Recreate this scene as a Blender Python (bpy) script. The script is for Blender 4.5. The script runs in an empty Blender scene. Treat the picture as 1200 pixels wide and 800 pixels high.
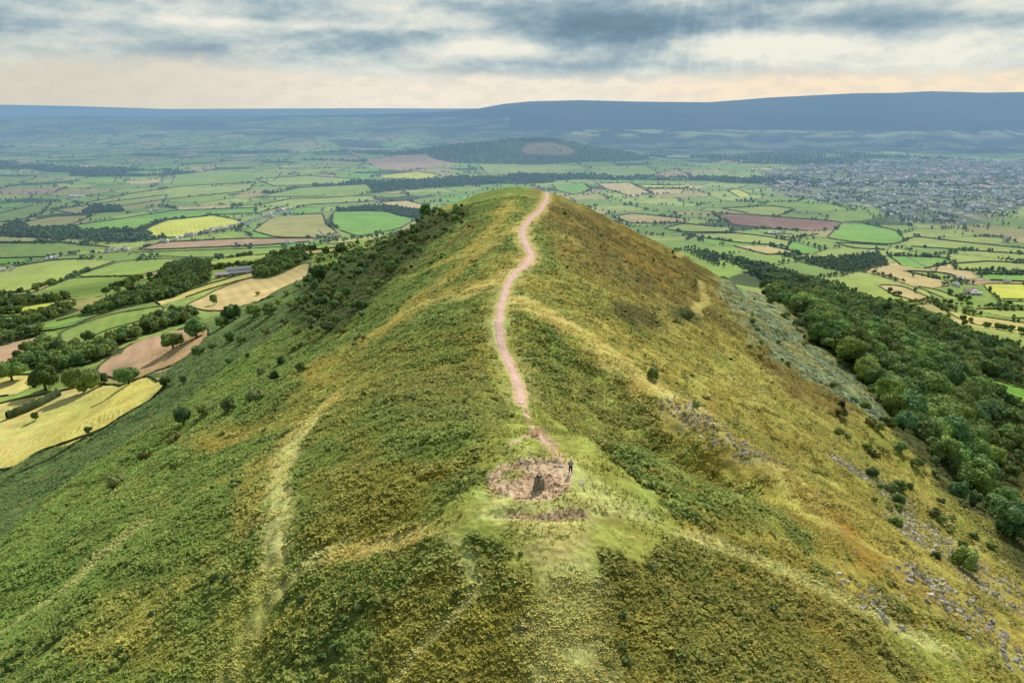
import bpy, math, random
import numpy as np
from mathutils import Vector, Euler

R = math.radians
rng = np.random.default_rng(7)
random.seed(7)
C = bpy.context.scene.collection

# ------------------------------------------------------------------ camera
CAM_H = 524.0
PITCH = R(18.9)
FPX = 826.0
SP, CP = math.sin(PITCH), math.cos(PITCH)
cam_d = bpy.data.cameras.new("camera")
cam_d.sensor_width = 36.0
cam_d.lens = 36.0 * FPX / 1200.0
cam_d.clip_start = 1.0
cam_d.clip_end = 150000.0
cam = bpy.data.objects.new("camera", cam_d)
C.objects.link(cam)
cam.location = (0, 0, CAM_H)
cam.rotation_euler = (R(90) - PITCH, 0, 0)
bpy.context.scene.camera = cam

SUN_AZ = R(20)      # right of the view direction
SUN_EL = R(39)
SUN = np.array([math.sin(SUN_AZ) * math.cos(SUN_EL), math.cos(SUN_AZ) * math.cos(SUN_EL), math.sin(SUN_EL)])


def lin(r, g, b):
    f = lambda c: (c / 255 / 12.92) if c / 255 <= .04045 else ((c / 255 + .055) / 1.055) ** 2.4
    return (f(r), f(g), f(b))


# ------------------------------------------------------------------ noise
_G = np.random.default_rng(3).uniform(0, 2 * np.pi, (512, 512)).astype(np.float32)
_GX, _GY = np.cos(_G), np.sin(_G)


def perlin(x, y):
    x = np.asarray(x, dtype=np.float64); y = np.asarray(y, dtype=np.float64)
    xi = np.floor(x).astype(np.int64); yi = np.floor(y).astype(np.int64)
    fx = (x - xi).astype(np.float32); fy = (y - yi).astype(np.float32)
    u = fx * fx * fx * (fx * (fx * 6 - 15) + 10); v = fy * fy * fy * (fy * (fy * 6 - 15) + 10)
    x0, x1, y0, y1 = xi & 511, (xi + 1) & 511, yi & 511, (yi + 1) & 511
    def dot(a, b, dx, dy): return _GX[a, b] * dx + _GY[a, b] * dy
    n00 = dot(x0, y0, fx, fy); n10 = dot(x1, y0, fx - 1, fy)
    n01 = dot(x0, y1, fx, fy - 1); n11 = dot(x1, y1, fx - 1, fy - 1)
    a = n00 + u * (n10 - n00); b = n01 + u * (n11 - n01)
    return (a + v * (b - a)) * 1.5


def fbm(x, y, octaves=4, gain=.5, lac=2.03, off=0.0):
    s = 0; a = 1.0; t = 0
    for i in range(octaves):
        s = s + a * perlin(x + off + i * 17.3, y - off * .7 + i * 9.1)
        t += a; a *= gain; x = x * lac; y = y * lac
    return s / t


def sst(a, b, x):
    t = np.clip((x - a) / (b - a), 0, 1)
    return t * t * (3 - 2 * t)


def smin(a, b, k):
    h = np.clip(.5 + .5 * (b - a) / k, 0, 1)
    return b + (a - b) * h - k * h * (1 - h)


# ------------------------------------------------------------------ terrain
def ray(px, py):
    u = (np.asarray(px, float) - 600) / FPX; v = (np.asarray(py, float) - 400) / FPX
    return u, CP - v * SP, -(SP + v * CP)          # dx, dy, dz per unit of depth


def at_y(px, py, y):
    dx, dy, dz = ray(px, py)
    t = y / dy
    return dx * t, CAM_H + dz * t


_ys = np.arange(-3000, 6000, 4.0)
_k = np.exp(-.5 * (np.arange(-12, 13) / 4.0) ** 2); _k /= _k.sum()
def _tab(ys, vs): return np.convolve(np.interp(_ys, ys, vs), _k, 'same')
HC = _tab([-1000, -400, -150, -60, 0, 30, 43, 51, 58, 66, 88, 122, 160, 195, 245, 310, 400, 520, 640, 700, 800, 1000, 1175, 1600, 2400, 6000],
          [900, 300, 145, 90, 62, 47, 41.4, 39.0, 37.8, 37.5, 39.6, 45.1, 50.2, 54.4, 58.2, 61.8, 65.5, 70.0, 75.2, 80, 102, 165, 215, 400, 800, 2400])
_cp = [(632, 570, 66), (615, 475, 88), (600, 420, 122), (592, 380, 160), (595, 350, 195), (602, 320, 245), (606, 290, 310), (608, 262, 400), (607, 240, 520), (604, 222, 680)]
XC = _tab([-400, 0, 40] + [p[2] for p in _cp] + [1400, 3000], [10, 5, 4] + [float(at_y(p[0], p[1], p[2])[0]) for p in _cp] + [-20, -40])

_mt = [(300, 136), (440, 134), (520, 131), (560, 127.5), (590, 122), (620, 119), (680, 117.5), (720, 118.6), (760, 119.4), (830, 120), (870, 117), (900, 114.5), (960, 111.5), (1000, 109.5), (1050, 109), (1090, 107), (1150, 108.8), (1200, 108), (1400, 112), (2000, 130)]
_mx, _mz = at_y(np.array([p[0] for p in _mt]), np.array([p[1] for p in _mt]), 9500.0)
_ft = [(-900, 124), (0, 122.8), (80, 124.5), (160, 127), (230, 129.5), (300, 131), (380, 131), (440, 129.5), (500, 129.5), (560, 129), (700, 129)]
_fx, _fz = at_y(np.array([p[0] for p in _ft]), np.array([p[1] for p in _ft]), 17000.0)


def z_valley(X, Y):
    far = sst(4500, 9000, Y) * (1 - sst(20000, 24000, Y))
    z = 100 + 16 * perlin(X / 900 + 3.1, Y / 900) + 6 * perlin(X / 330, Y / 330 + 7) + far * (55 * perlin(X / 2600, Y / 1700 + 4) + 25 * perlin(X / 900, Y / 700))
    # wooded hill in the middle distance
    z = z + 125 * np.exp(-((X - 260) / 520) ** 2 - ((Y - 5500) / 380) ** 2) + 70 * np.exp(-((X + 420) / 500) ** 2 - ((Y - 5600) / 300) ** 2)
    # the big mountain to the south west
    ztop = np.interp(X, _mx, _mz)
    ff = 6600 + 500 * perlin(X / 1500, Y * 0 + 2) + 260 * perlin(X / 420, Y * 0 + 9)
    s = np.clip((Y - ff) / (9500 - ff), 0, 1)
    prof = .32 * sst(0, .35, s) + .68 * sst(.25, 1.0, s) ** .9
    zm = 100 + (ztop - 100) * prof + (75 * perlin(X / 700, Y / 900) * prof * (1 - s))
    zm = np.where(Y > 9500, ztop - (Y - 9500) * .05, zm)
    z = np.maximum(z, zm) + 0
    zf = np.interp(X, _fx, _fz)
    pf = sst(13500, 17000, Y) - .8 * sst(17000, 21500, Y)
    z = np.maximum(z, 60 + (zf - 60) * pf * (Y > 12000))
    z = z - 260 * sst(21500, 26500, Y)
    return z


SPUR = None     # world polyline of the spur edge, set below


def pl_dist(X, Y, P, signed=False):
    """distance to a polyline (and the side of it)"""
    best = np.full(np.shape(X), 1e9); side = np.zeros(np.shape(X))
    for (ax, ay), (bx, by) in zip(P[:-1], P[1:]):
        dx, dy = bx - ax, by - ay
        L = dx * dx + dy * dy + 1e-9
        t = np.clip(((X - ax) * dx + (Y - ay) * dy) / L, 0, 1)
        ex, ey = X - ax - t * dx, Y - ay - t * dy
        d = np.hypot(ex, ey)
        m = d < best
        best = np.where(m, d, best)
        if signed: side = np.where(m, np.sign(dx * (Y - ay) - dy * (X - ax)), side)
    return (best, side) if signed else best


def z_hill(X, Y):
    xc = np.interp(Y, _ys, XC); hc = np.interp(Y, _ys, HC)
    w = np.interp(Y, [50, 90, 600], [9, 13, 42])
    d = X - xc
    g = .51 * (np.sqrt(d * d + w * w) - w)
    dbl = np.interp(Y, [100, 150, 276, 450, 600], [150, 137, 145, 95, 85]) + 7 * perlin(Y / 45, Y * 0 + .5)
    dl = -d - dbl
    g = g + 8 * sst(0, 22, dl) - .05 * np.maximum(0, dl - 22)
    dbr = np.interp(Y, [0, 150, 300, 600], [140, 150, 165, 175]) + 8 * perlin(Y / 50, Y * 0 + 3.5)
    dr = d - dbr
    g = g + 9 * sst(0, 26, dr) - .15 * np.maximum(0, dr - 30)
    if SPUR is not None:
        sd, side = pl_dist(X, Y, SPUR, True)
        sd = sd * -side
        fade = sst(78, 100, Y) * (1 - sst(105, 185, Y)) * (1 - sst(60, 110, np.abs(sd)))
        g = g + fade * (11 * sst(0, 15, sd + 2 * perlin(X / 14, Y / 14)) - 10.0 * sst(22, 60, sd))
        g = g - fade * .9 * np.exp(-((sd + 3) / 4.5) ** 2)
    on = sst(5, 60, np.abs(d))
    g = g + on * (3.6 * perlin(X / 46 + 2, Y / 60) + 1.7 * perlin(X / 19, Y / 26 + 5)) + (1 - on) * .5 * perlin(X / 9, Y / 9)
    # gullies running down the right flank
    g = g + sst(30, 90, d) * 5.0 * np.abs(perlin((Y + .35 * X) / 30, X / 160 + 8))
    H = hc + g
    left = 1 - sst(-40, 40, d)
    H0 = 292 + (218 - 292) * left
    c = .35 + (.28 - .35) * left
    H = smin(H, H0 + c * (H - H0), 16)
    return CAM_H - H


def zm(X, Y):
    X = np.asarray(X, float); Y = np.asarray(Y, float)
    zv = z_valley(X, Y)
    zh = z_hill(X, Y)
    return -smin(-zh, -zv, 14.0)


def U(px, py, lift=0.0):
    """ground point seen in that direction, found by marching along the line of sight"""
    dx, dy, dz = ray(px, py)
    dx, dy, dz = np.atleast_1d(dx), np.atleast_1d(dy), np.atleast_1d(dz)
    t = np.full(dx.shape, 22.0); done = np.zeros(dx.shape, bool); prev = t.copy()
    for i in range(520):
        z = CAM_H + dz * t
        hit = (z < zm(dx * t, dy * t)) & ~done
        done |= hit
        prev = np.where(done, prev, t)
        t = np.where(done, t, t * 1.014)
        if done.all() or t.max() > 40000: break
    lo, hi = prev, t
    for i in range(14):
        m = (lo + hi) / 2
        b = CAM_H + dz * m < zm(dx * m, dy * m)
        hi = np.where(b, m, hi); lo = np.where(b, lo, m)
    return np.stack([dx * hi, dy * hi], -1)


def UP(pts):
    a = np.array(pts, float)
    return U(a[:, 0], a[:, 1])


def proj(X, Y, Z):
    depth = Y * CP - (Z - CAM_H) * SP
    return 600 + FPX * X / depth, 400 - FPX * (Y * SP + (Z - CAM_H) * CP) / depth


SPUR = UP([(625, 345), (650, 372), (700, 405), (775, 455), (860, 515), (940, 575), (1000, 632), (1100, 700), (1215, 778)])


def in_poly(X, Y, P):
    r = np.zeros(np.shape(X), bool)
    n = len(P)
    for i in range(n):
        x1, y1 = P[i]; x2, y2 = P[(i + 1) % n]
        if y1 == y2: continue
        c = ((y1 > Y) != (y2 > Y)) & (X < (x2 - x1) * (Y - y1) / (y2 - y1) + x1)
        r ^= c
    return r


def poly_sd(X, Y, P):
    d = pl_dist(X, Y, np.vstack([P, P[:1]]))
    return np.where(in_poly(X, Y, P), d, -d)


# ------------------------------------------------------------------ palettes (albedo)
BRK = (.165, .25, .066); BRK_D = (.11, .185, .056); BRK_B = (.23, .23, .068)
GRS = (.28, .30, .090); GRS_L = (.46, .44, .22); TAN = (.55, .45, .20); TAN_D = (.39, .315, .095)
HEA = (.15, .115, .034); RUST = (.27, .165, .032); OLIVE = (.27, .245, .055); PINK = (.58, .40, .36)
F = dict(G=(.26, .38, .085), g=(.22, .325, .085), L=(.34, .42, .115), Y=(.55, .58, .10), T=(.55, .44, .22), t=(.38, .35, .14),
         B=(.46, .31, .22), P=(.27, .15, .125), b=(.20, .39, .07), M=(.60, .52, .19), W=(.07, .105, .045))

# field outlines as found in the view: (colour, outline)
FIELDS = [
    ('M', [(0, 483), (60, 460), (110, 447), (188, 444), (196, 452), (150, 484), (90, 520), (0, 563)]),
    ('B', [(106, 437), (128, 418), (160, 400), (200, 388), (236, 378), (247, 388), (233, 408), (190, 436), (130, 442)]),
    ('B', [(0, 402), (52, 392), (60, 402), (44, 424), (0, 428)]),
    ('M', [(0, 448), (45, 436), (60, 444), (20, 462), (0, 470)]),
    ('b', [(14, 388), (60, 378), (112, 364), (150, 355), (166, 356), (120, 368), (70, 388)]),
    ('g', [(68, 390), (122, 370), (196, 357), (184, 372), (125, 386), (95, 402), (72, 400)]),
    ('Y', [(0, 362), (50, 354), (87, 350), (88, 358), (60, 364), (0, 370)]),
    ('L', [(0, 373), (32, 371), (30, 380), (0, 385)]),
    ('g', [(0, 350), (32, 346), (86, 325), (160, 324), (155, 332), (120, 341), (88, 348), (40, 353), (0, 357)]),
    ('L', [(0, 324), (60, 305), (110, 303), (136, 306), (84, 323), (30, 342), (0, 346)]),
    ('G', [(90, 322), (142, 306), (180, 303), (222, 303), (213, 312), (190, 317), (162, 323)]),
    ('B', [(158, 293), (190, 284), (250, 281), (320, 279.5), (376, 279), (366, 283), (300, 288), (200, 292)]),
    ('Y', [(168, 270), (197, 258), (250, 252), (276, 257), (287, 262), (279, 267), (220, 277.5), (180, 279), (172, 274)]),
    ('b', [(80, 265), (140, 257), (200, 247), (300, 243.5), (338, 241), (300, 250), (250, 251.5), (196, 257), (165, 270), (100, 271)]),
    ('t', [(20, 262), (60, 254), (112, 252), (84, 263), (30, 271)]),
    ('g', [(0, 286), (70, 284), (130, 290), (60, 301), (0, 303)]),
    ('t', [(0, 276), (60, 279), (78, 281), (40, 284), (0, 284)]),
    ('t', [(62, 246), (120, 238), (196, 228), (190, 240), (150, 246), (90, 251)]),
    ('g', [(0, 262), (40, 240), (60, 238), (50, 250), (15, 260)]),
    ('G', [(150, 296), (240, 293), (330, 289), (412, 284), (416, 288), (330, 297), (250, 301), (180, 300)]),
    ('L', [(247, 306), (300, 299), (322, 298), (313, 311), (250, 316), (240, 313)]),
    ('T', [(325, 297), (360, 293), (397, 290), (402, 294), (345, 301)]),
    ('T', [(214, 360), (262, 336), (300, 324), (364, 307), (362, 318), (345, 335), (322, 348), (290, 357), (250, 366), (232, 362)]),
    ('M', [(180, 352), (235, 336), (300, 318), (310, 322), (262, 334), (214, 350), (188, 358)]),
    ('t', [(316, 256), (340, 252), (378, 250), (382, 262), (396, 273), (376, 279), (322, 278), (296, 271)]),
    ('b', [(391, 248), (452, 248), (489, 257), (468, 268), (424, 277), (398, 270), (388, 262)]),
    ('T', [(444, 237), (478, 235), (503, 241), (503, 246), (480, 246), (452, 240)]),
    ('L', [(300, 241), (340, 233), (440, 229), (438, 236), (360, 240), (330, 249), (300, 250)]),
    ('G', [(300, 232), (350, 220), (430, 216), (440, 226), (380, 230)]),
    ('B', [(428, 188), (470, 182), (546, 178), (547, 189), (510, 196), (470, 200), (440, 196)]),
    ('Y', [(440, 206), (489, 201), (517, 205), (500, 211), (452, 209)]),
    ('G', [(205, 205), (260, 200), (330, 203), (320, 212), (240, 220), (200, 216)]),
    ('L', [(90, 240), (160, 226), (215, 218), (300, 214), (290, 224), (200, 233), (110, 246)]),
    ('L', [(300, 210), (360, 206), (420, 210), (400, 216), (320, 218)]),
    ('b', [(647, 216), (684, 215), (694, 223), (672, 228), (652, 223)]),
    ('T', [(697, 214.5), (738, 214), (762, 226), (742, 231), (712, 222)]),
    ('Y', [(742, 216), (800, 217.5), (806, 220.5), (756, 220)]),
    ('T', [(756, 221), (802, 221.5), (798, 227), (766, 228)]),
    ('Y', [(850, 222.5), (866, 222), (880, 229), (866, 231)]),
    ('L', [(560, 193), (640, 190), (690, 196), (640, 203), (570, 203)]),
    ('G', [(690, 200), (760, 196), (775, 204), (720, 208)]),
    ('L', [(843, 244), (900, 241), (933, 245), (912, 252.5), (878, 250)]),
    ('P', [(834, 250), (880, 252), (935, 256), (986, 260), (980, 269), (950, 271), (900, 268), (860, 264)]),
    ('b', [(968, 279), (986, 261.5), (1012, 262), (1050, 270), (1062, 282), (1045, 286.5), (1000, 284)]),
    ('L', [(1052, 285), (1072, 277), (1120, 283), (1215, 297), (1215, 302), (1130, 293), (1064, 288.5)]),
    ('G', [(975, 284), (1044, 288), (1040, 293), (1000, 291)]),
    ('b', [(1041, 299), (1110, 302), (1116, 308), (1082, 315), (1056, 311)]),
    ('L', [(1118, 309), (1160, 306), (1215, 313), (1215, 320), (1120, 316)]),
    ('G', [(1056, 317), (1110, 320), (1128, 327), (1106, 328)]),
    ('b', [(1140, 321), (1215, 320), (1215, 331), (1156, 328)]),
    ('Y', [(1150, 332), (1215, 333), (1215, 352), (1170, 350), (1160, 342)]),
    ('G', [(1170, 353), (1215, 354), (1215, 360), (1180, 358)]),
    ('T', [(1026, 333), (1058, 335), (1092, 350), (1080, 354.5), (1046, 345)]),
    ('L', [(1070, 334), (1100, 340), (1132, 352), (1108, 350)]),
    ('L', [(1140, 362), (1215, 364), (1215, 376), (1180, 372)]),
    ('M', [(1106, 361), (1150, 371), (1215, 387), (1215, 396), (1150, 382)]),
    ('b', [(1140, 437), (1170, 448), (1215, 466), (1215, 476), (1170, 460), (1144, 446)]),
    ('L', [(776, 268), (800, 262), (840, 266), (858, 266), (856, 272), (800, 272)]),
    ('L', [(800, 274), (860, 273), (926, 282), (924, 289), (870, 285)]),
    ('T', [(858, 288), (900, 288), (938, 296), (900, 299)]),
    ('L', [(916, 300), (950, 298), (972, 301), (940, 304)]),
    ('Y', [(890, 273), (930, 275), (960, 274), (930, 279)]),
    ('T', [(717, 254), (740, 250), (800, 256), (806, 261), (740, 262)]),
]
FIELDS = [(k, [(-50 if a_ == 0 else 1262 if a_ == 1215 else a_, b_) for a_, b_ in p]) for k, p in FIELDS]
FP = [(k, UP(p)) for k, p in FIELDS]

# woods seen as blocks: outlines and colour class
WOODS = {
    'slope': [(796, 292), (830, 296), (880, 306), (930, 319), (990, 335), (1022, 349), (1050, 362), (1085, 370), (1104, 376), (1150, 398), (1215, 414), (1215, 690), (1178, 640), (1136, 600), (1106, 560), (1062, 520), (1000, 462), (945, 430), (905, 385), (880, 345), (850, 318)],
    'slope_left': [(372, 300), (430, 285), (470, 268), (520, 250), (545, 240), (552, 250), (520, 275), (484, 305), (455, 335), (430, 360), (400, 385), (380, 395), (350, 385), (338, 362), (350, 340), (364, 320)],
    'copse_a': [(90, 372), (150, 345), (178, 338), (196, 312), (225, 301), (248, 312), (246, 330), (200, 350), (140, 362)],
    'copse_b': [(296, 318), (310, 306), (330, 303), (350, 300), (366, 302), (340, 316), (315, 326), (298, 326)],
    'copse_c': [(16, 430), (30, 412), (60, 402), (100, 408), (145, 408), (140, 414), (110, 424), (70, 436)],
    'copse_d': [(124, 402), (160, 386), (190, 372), (220, 366), (236, 374), (210, 380), (160, 396), (130, 410)],
    'copse_e': [(36, 372), (80, 360), (92, 364), (50, 378), (0, 392), (0, 386)],
    'copse_f': [(0, 268), (22, 258), (36, 268), (70, 272), (126, 272), (124, 278), (60, 278), (0, 274)],
    'copse_g': [(392, 246), (440, 242), (500, 248), (500, 256), (488, 256), (450, 247), (400, 248)],
    'copse_h': [(95, 250), (110, 241), (140, 242), (146, 248), (100, 251)],
    'copse_i': [(0, 398), (20, 392), (50, 388), (50, 393), (20, 400), (0, 405)],
    'copse_j': [(0, 352), (60, 350), (84, 346), (70, 353), (20, 360), (0, 361)],
    'copse_k': [(935, 307), (1030, 297), (1042, 310), (995, 320)],  # a dark copse among the right-hand fields
}
WP = {k: UP(v) for k, v in WOODS.items()}
CLEAR = UP([(842, 303), (872, 314), (902, 336), (922, 364), (952, 400), (1002, 440), (1052, 488), (1036, 497), (985, 465), (932, 437), (898, 405), (868, 367), (846, 331)])
MEADOW_CUT = UP([(1136, 435), (1170, 446), (1215, 464), (1215, 478), (1170, 462), (1140, 448)])

TOWN = UP([(890, 203), (950, 192), (1100, 186), (1215, 190), (1290, 205), (1290, 250), (1215, 246), (1130, 262), (1040, 262), (1005, 246), (930, 232), (905, 216)])

# field mosaic for everything not traced
def mosaic(X, Y):
    wx = X + 90 * perlin(X / 600, Y / 600) + 22 * perlin(X / 150, Y / 150)
    wy = Y + 90 * perlin(X / 600 + 40, Y / 600) + 22 * perlin(X / 150 + 9, Y / 150)
    a = R(17)
    sc = 1 + .0 * X
    u = (wx * math.cos(a) + wy * math.sin(a)) / 235.0; v = (-wx * math.sin(a) + wy * math.cos(a)) / 170.0
    iu, iv = np.floor(u).astype(int), np.floor(v).astype(int)
    f1 = np.full(np.shape(X), 9e9); f2 = f1.copy(); cid = np.zeros(np.shape(X), int)
    for i in (-1, 0, 1):
        for j in (-1, 0, 1):
            ci, cj = iu + i, iv + j
            h = (ci * 7919 + cj * 104729) & 0xffff
            jx = _G[h & 511, (h >> 7) & 511] / 6.2832; jy = _G[(h >> 5) & 511, h & 511] / 6.2832
            d = np.maximum(np.abs(ci + .1 + .8 * jx - u), np.abs(cj + .1 + .8 * jy - v)) + .35 * np.hypot(ci + .1 + .8 * jx - u, cj + .1 + .8 * jy - v)
            new = d < f1
            f2 = np.where(new, f1, np.minimum(f2, d)); cid = np.where(new, h, cid); f1 = np.where(new, d, f1)
    return cid, (f2 - f1) * 95.0


FCOL = [F[k] for k in 'GgLGgLGbgTtGLgGLgWbtLGgBgLGWgt']
FCOL = np.array(FCOL)


# ------------------------------------------------------------------ materials
class NT:
    def __init__(s, nt): s.nt = nt
    def n(s, t, *props, **kw):
        nd = s.nt.nodes.new(t)
        for k, v in props: setattr(nd, k, v)
        for k, v in kw.items():
            i = nd.inputs[int(k[1:])] if k[0] == '_' else nd.inputs[k.replace('_', ' ')]
            if isinstance(v, bpy.types.NodeSocket): s.nt.links.new(v, i)
            else: i.default_value = v
        return nd
    def m(s, op, a, b=0.0, c=0.0, clamp=False):
        nd = s.nt.nodes.new('ShaderNodeMath'); nd.operation = op; nd.use_clamp = clamp
        for i, v in enumerate((a, b, c)):
            if isinstance(v, bpy.types.NodeSocket): s.nt.links.new(v, nd.inputs[i])
            else: nd.inputs[i].default_value = v
        return nd.outputs[0]
    def mix(s, f, a, b, blend='MIX'):
        nd = s.nt.nodes.new('ShaderNodeMix'); nd.data_type = 'RGBA'; nd.blend_type = blend
        for i, v in ((0, f), (6, a), (7, b)):
            if isinstance(v, bpy.types.NodeSocket): s.nt.links.new(v, nd.inputs[i])
            else: nd.inputs[i].default_value = v if i == 0 else (*v[:3], 1)
        return nd.outputs[2]
    def ss(s, x, a, b):
        nd = s.nt.nodes.new('ShaderNodeMapRange'); nd.interpolation_type = 'SMOOTHSTEP'
        s.nt.links.new(x, nd.inputs[0]); nd.inputs[1].default_value = a; nd.inputs[2].default_value = b
        return nd.outputs[0]
    def noise(s, vec, scale, detail=3, rough=.55, dist=0.0):
        nd = s.nt.nodes.new('ShaderNodeTexNoise')
        s.nt.links.new(vec, nd.inputs['Vector']); nd.inputs['Scale'].default_value = scale
        nd.inputs['Detail'].default_value = detail; nd.inputs['Roughness'].default_value = rough; nd.inputs['Distortion'].default_value = dist
        return nd.outputs[0]


def new_mat(name):
    m = bpy.data.materials.new(name); m.use_nodes = True
    m.node_tree.nodes.clear()
    return m, NT(m.node_tree)


def fin(t, base, rough=.9, bump=None, bs=.5, bd=.3, spec=.2, transl=0.0):
    p = t.n('ShaderNodeBsdfPrincipled')
    if isinstance(base, bpy.types.NodeSocket): t.nt.links.new(base, p.inputs['Base Color'])
    else: p.inputs['Base Color'].default_value = (*base, 1)
    p.inputs['Roughness'].default_value = rough
    p.inputs['Specular IOR Level'].default_value = spec
    if bump is not None:
        b = t.n('ShaderNodeBump', Height=bump, Strength=bs, Distance=bd)
        t.nt.links.new(b.outputs[0], p.inputs['Normal'])
    out = t.n('ShaderNodeOutputMaterial')
    sh = p.outputs[0]
    if transl > 0:
        tr = t.n('ShaderNodeBsdfTranslucent')
        t.nt.links.new(base, tr.inputs[0])
        mx = t.n('ShaderNodeMixShader', _0=transl, _1=sh, _2=tr.outputs[0])
        sh = mx.outputs[0]
    t.nt.links.new(sh, out.inputs[0])


def mat_ground():
    m, t = new_mat('ground')
    col = t.n('ShaderNodeAttribute', ('attribute_name', 'Col')).outputs[0]
    rough = t.n('ShaderNodeAttribute', ('attribute_name', 'rough')).outputs[2]
    pos = t.n('ShaderNodeNewGeometry').outputs[0]
    n1 = t.noise(pos, 1.1, 5, .62); n2 = t.noise(pos, .16, 4, .6); n3 = t.noise(pos, .02, 4, .6)
    k = t.m('ADD', t.m('MULTIPLY', t.m('SUBTRACT', n1, .5), 1.7), t.m('MULTIPLY', t.m('SUBTRACT', n2, .5), 1.1))
    k = t.m('MULTIPLY', k, t.m('MULTIPLY', rough, 1.25))
    k = t.m('ADD', k, t.m('MULTIPLY', t.m('SUBTRACT', n3, .5), .55))
    k = t.m('MAXIMUM', t.m('ADD', k, 1.0), .25)
    hue = t.mix(t.ss(n2, .35, .65), (1.07, .98, .92), (.93, 1.03, 1.02))
    c = t.mix(1.0, col, hue, 'MULTIPLY')
    cc = t.n('ShaderNodeVectorMath', ('operation', 'SCALE'), _0=c, _3=k)
    fin(t, cc.outputs[0], .95, t.m('MULTIPLY', n1, rough), .9, .5, .1)
    return m


def mat_leaf(name, vary=.42, transl=.12, bright=1.0):
    m, t = new_mat(name)
    col = t.n('ShaderNodeAttribute', ('attribute_name', 'Col')).outputs[0]
    rnd = t.n('ShaderNodeObjectInfo').outputs['Random']
    v = t.m('MULTIPLY', t.m('ADD', t.m('MULTIPLY', t.m('SUBTRACT', rnd, .5), 2 * vary), 1.0), bright)
    tint = t.mix(t.m('FRACT', t.m('MULTIPLY', rnd, 7.31)), (1.22, 1.04, .70), (.76, 1.0, 1.05))
    c = t.mix(.75 if vary > 0 else 0.0, col, tint, 'MULTIPLY')
    c = t.n('ShaderNodeVectorMath', ('operation', 'SCALE'), _0=c, _3=v).outputs[0]
    fin(t, c, .75, None, spec=.25, transl=transl)
    return m


def mat_simple(name, col, scale=1.0, amt=.5, rough=.9, bump=.4, spec=.25, col2=None):
    m, t = new_mat(name)
    pos = t.n('ShaderNodeTexCoord').outputs['Object']
    n = t.noise(pos, scale, 5, .6)
    c2 = col2 or tuple(c * (1 - amt) for c in col)
    c = t.mix(t.ss(n, .3, .7), c2, tuple(min(1, x * (1 + amt * .5)) for x in col))
    fin(t, c, rough, n, bump, .2 / scale, spec)
    return m


def mat_attr(name, scale=3.0, rough=.9, amt=.6, bd=.1):
    m, t = new_mat(name)
    col = t.n('ShaderNodeAttribute', ('attribute_name', 'Col')).outputs[0]
    pos = t.n('ShaderNodeNewGeometry').outputs[0]
    n = t.noise(pos, scale, 5, .6)
    k = t.m('ADD', t.m('MULTIPLY', t.m('SUBTRACT', n, .5), 2 * amt), 1.0)
    c = t.n('ShaderNodeVectorMath', ('operation', 'SCALE'), _0=col, _3=k).outputs[0]
    fin(t, c, rough, n, .7, bd, .2)
    return m


M = {}
M['ground'] = mat_ground()
M['leaf'] = mat_leaf('foliage')
M['frond'] = mat_leaf('bracken_fronds', .0, .15)
M['blade'] = mat_leaf('grass_blades', .0, .2)
M['leaf_mass'] = mat_leaf('foliage_mass', .0, .12)
M['bark'] = mat_simple('bark', (.09, .07, .05), 2.0)
M['path'] = mat_attr('trodden_earth', 1.6, .95, .3, .08)
M['rock'] = mat_attr('weathered_stone', 2.2, .9, .5, .12)
M['hedge'] = mat_attr('hedge_leaves', .8, .9, .5, .5)
M['wall'] = mat_attr('render_walls', .6, .85, .12, .02)
M['roof'] = mat_attr('roof_covering', .8, .8, .3, .05)
M['concrete'] = mat_simple('stained_concrete', (.24, .20, .14), 3.0, .55)
M['plate'] = mat_simple('grey_metal', (.5, .5, .5), 9.0, .2, .5)
M['skin'] = mat_simple('skin', (.55, .34, .25), 9.0, .1, .6, .05)
M['hair'] = mat_simple('dark_hair', (.03, .022, .015), 20.0, .3, .6)
M['blue_top'] = mat_simple('grey_blue_cloth', (.24, .27, .38), 12.0, .2)
M['dark_cloth'] = mat_simple('dark_cloth', (.012, .012, .018), 12.0, .3)
M['pink_top'] = mat_simple('pale_pink_cloth', (.80, .55, .52), 12.0, .15)
M['cap'] = mat_simple('cream_cloth', (.72, .66, .5), 12.0, .15)
M['boot'] = mat_simple('boot_leather', (.05, .035, .025), 12.0, .3)
M['wood'] = mat_simple('old_wood', (.10, .075, .05), 6.0, .4)
M['asphalt'] = mat_simple('road_surface', (.16, .155, .15), .5, .2)
M['fence'] = mat_simple('fence_wood', (.3, .29, .26), 2.0, .3)


# ------------------------------------------------------------------ mesh helpers
def mesh_np(name, V, Fs, mats, col=None, smooth=True, mi=None, extra=None):
    me = bpy.data.meshes.new(name)
    V = np.asarray(V, np.float32); Fs = np.asarray(Fs, np.int32)
    me.vertices.add(len(V)); me.vertices.foreach_set('co', V.ravel())
    k = Fs.shape[1]
    me.loops.add(Fs.size); me.loops.foreach_set('vertex_index', Fs.ravel())
    me.polygons.add(len(Fs)); me.polygons.foreach_set('loop_start', np.arange(0, Fs.size, k, dtype=np.int32))
    if mi is not None: me.polygons.foreach_set('material_index', np.asarray(mi, np.int32))
    me.update(calc_edges=True)
    me.polygons.foreach_set('use_smooth', np.full(len(Fs), smooth))
    if col is not None:
        a = me.attributes.new('Col', 'FLOAT_COLOR', 'POINT')
        c = np.ones((len(V), 4), np.float32); c[:, :3] = col
        a.data.foreach_set('color', c.ravel())
    for kx, v in (extra or {}).items():
        a = me.attributes.new(kx, 'FLOAT', 'POINT'); a.data.foreach_set('value', np.asarray(v, np.float32))
    for m in (mats if isinstance(mats, (list, tuple)) else [mats]): me.materials.append(m)
    return me


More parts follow.
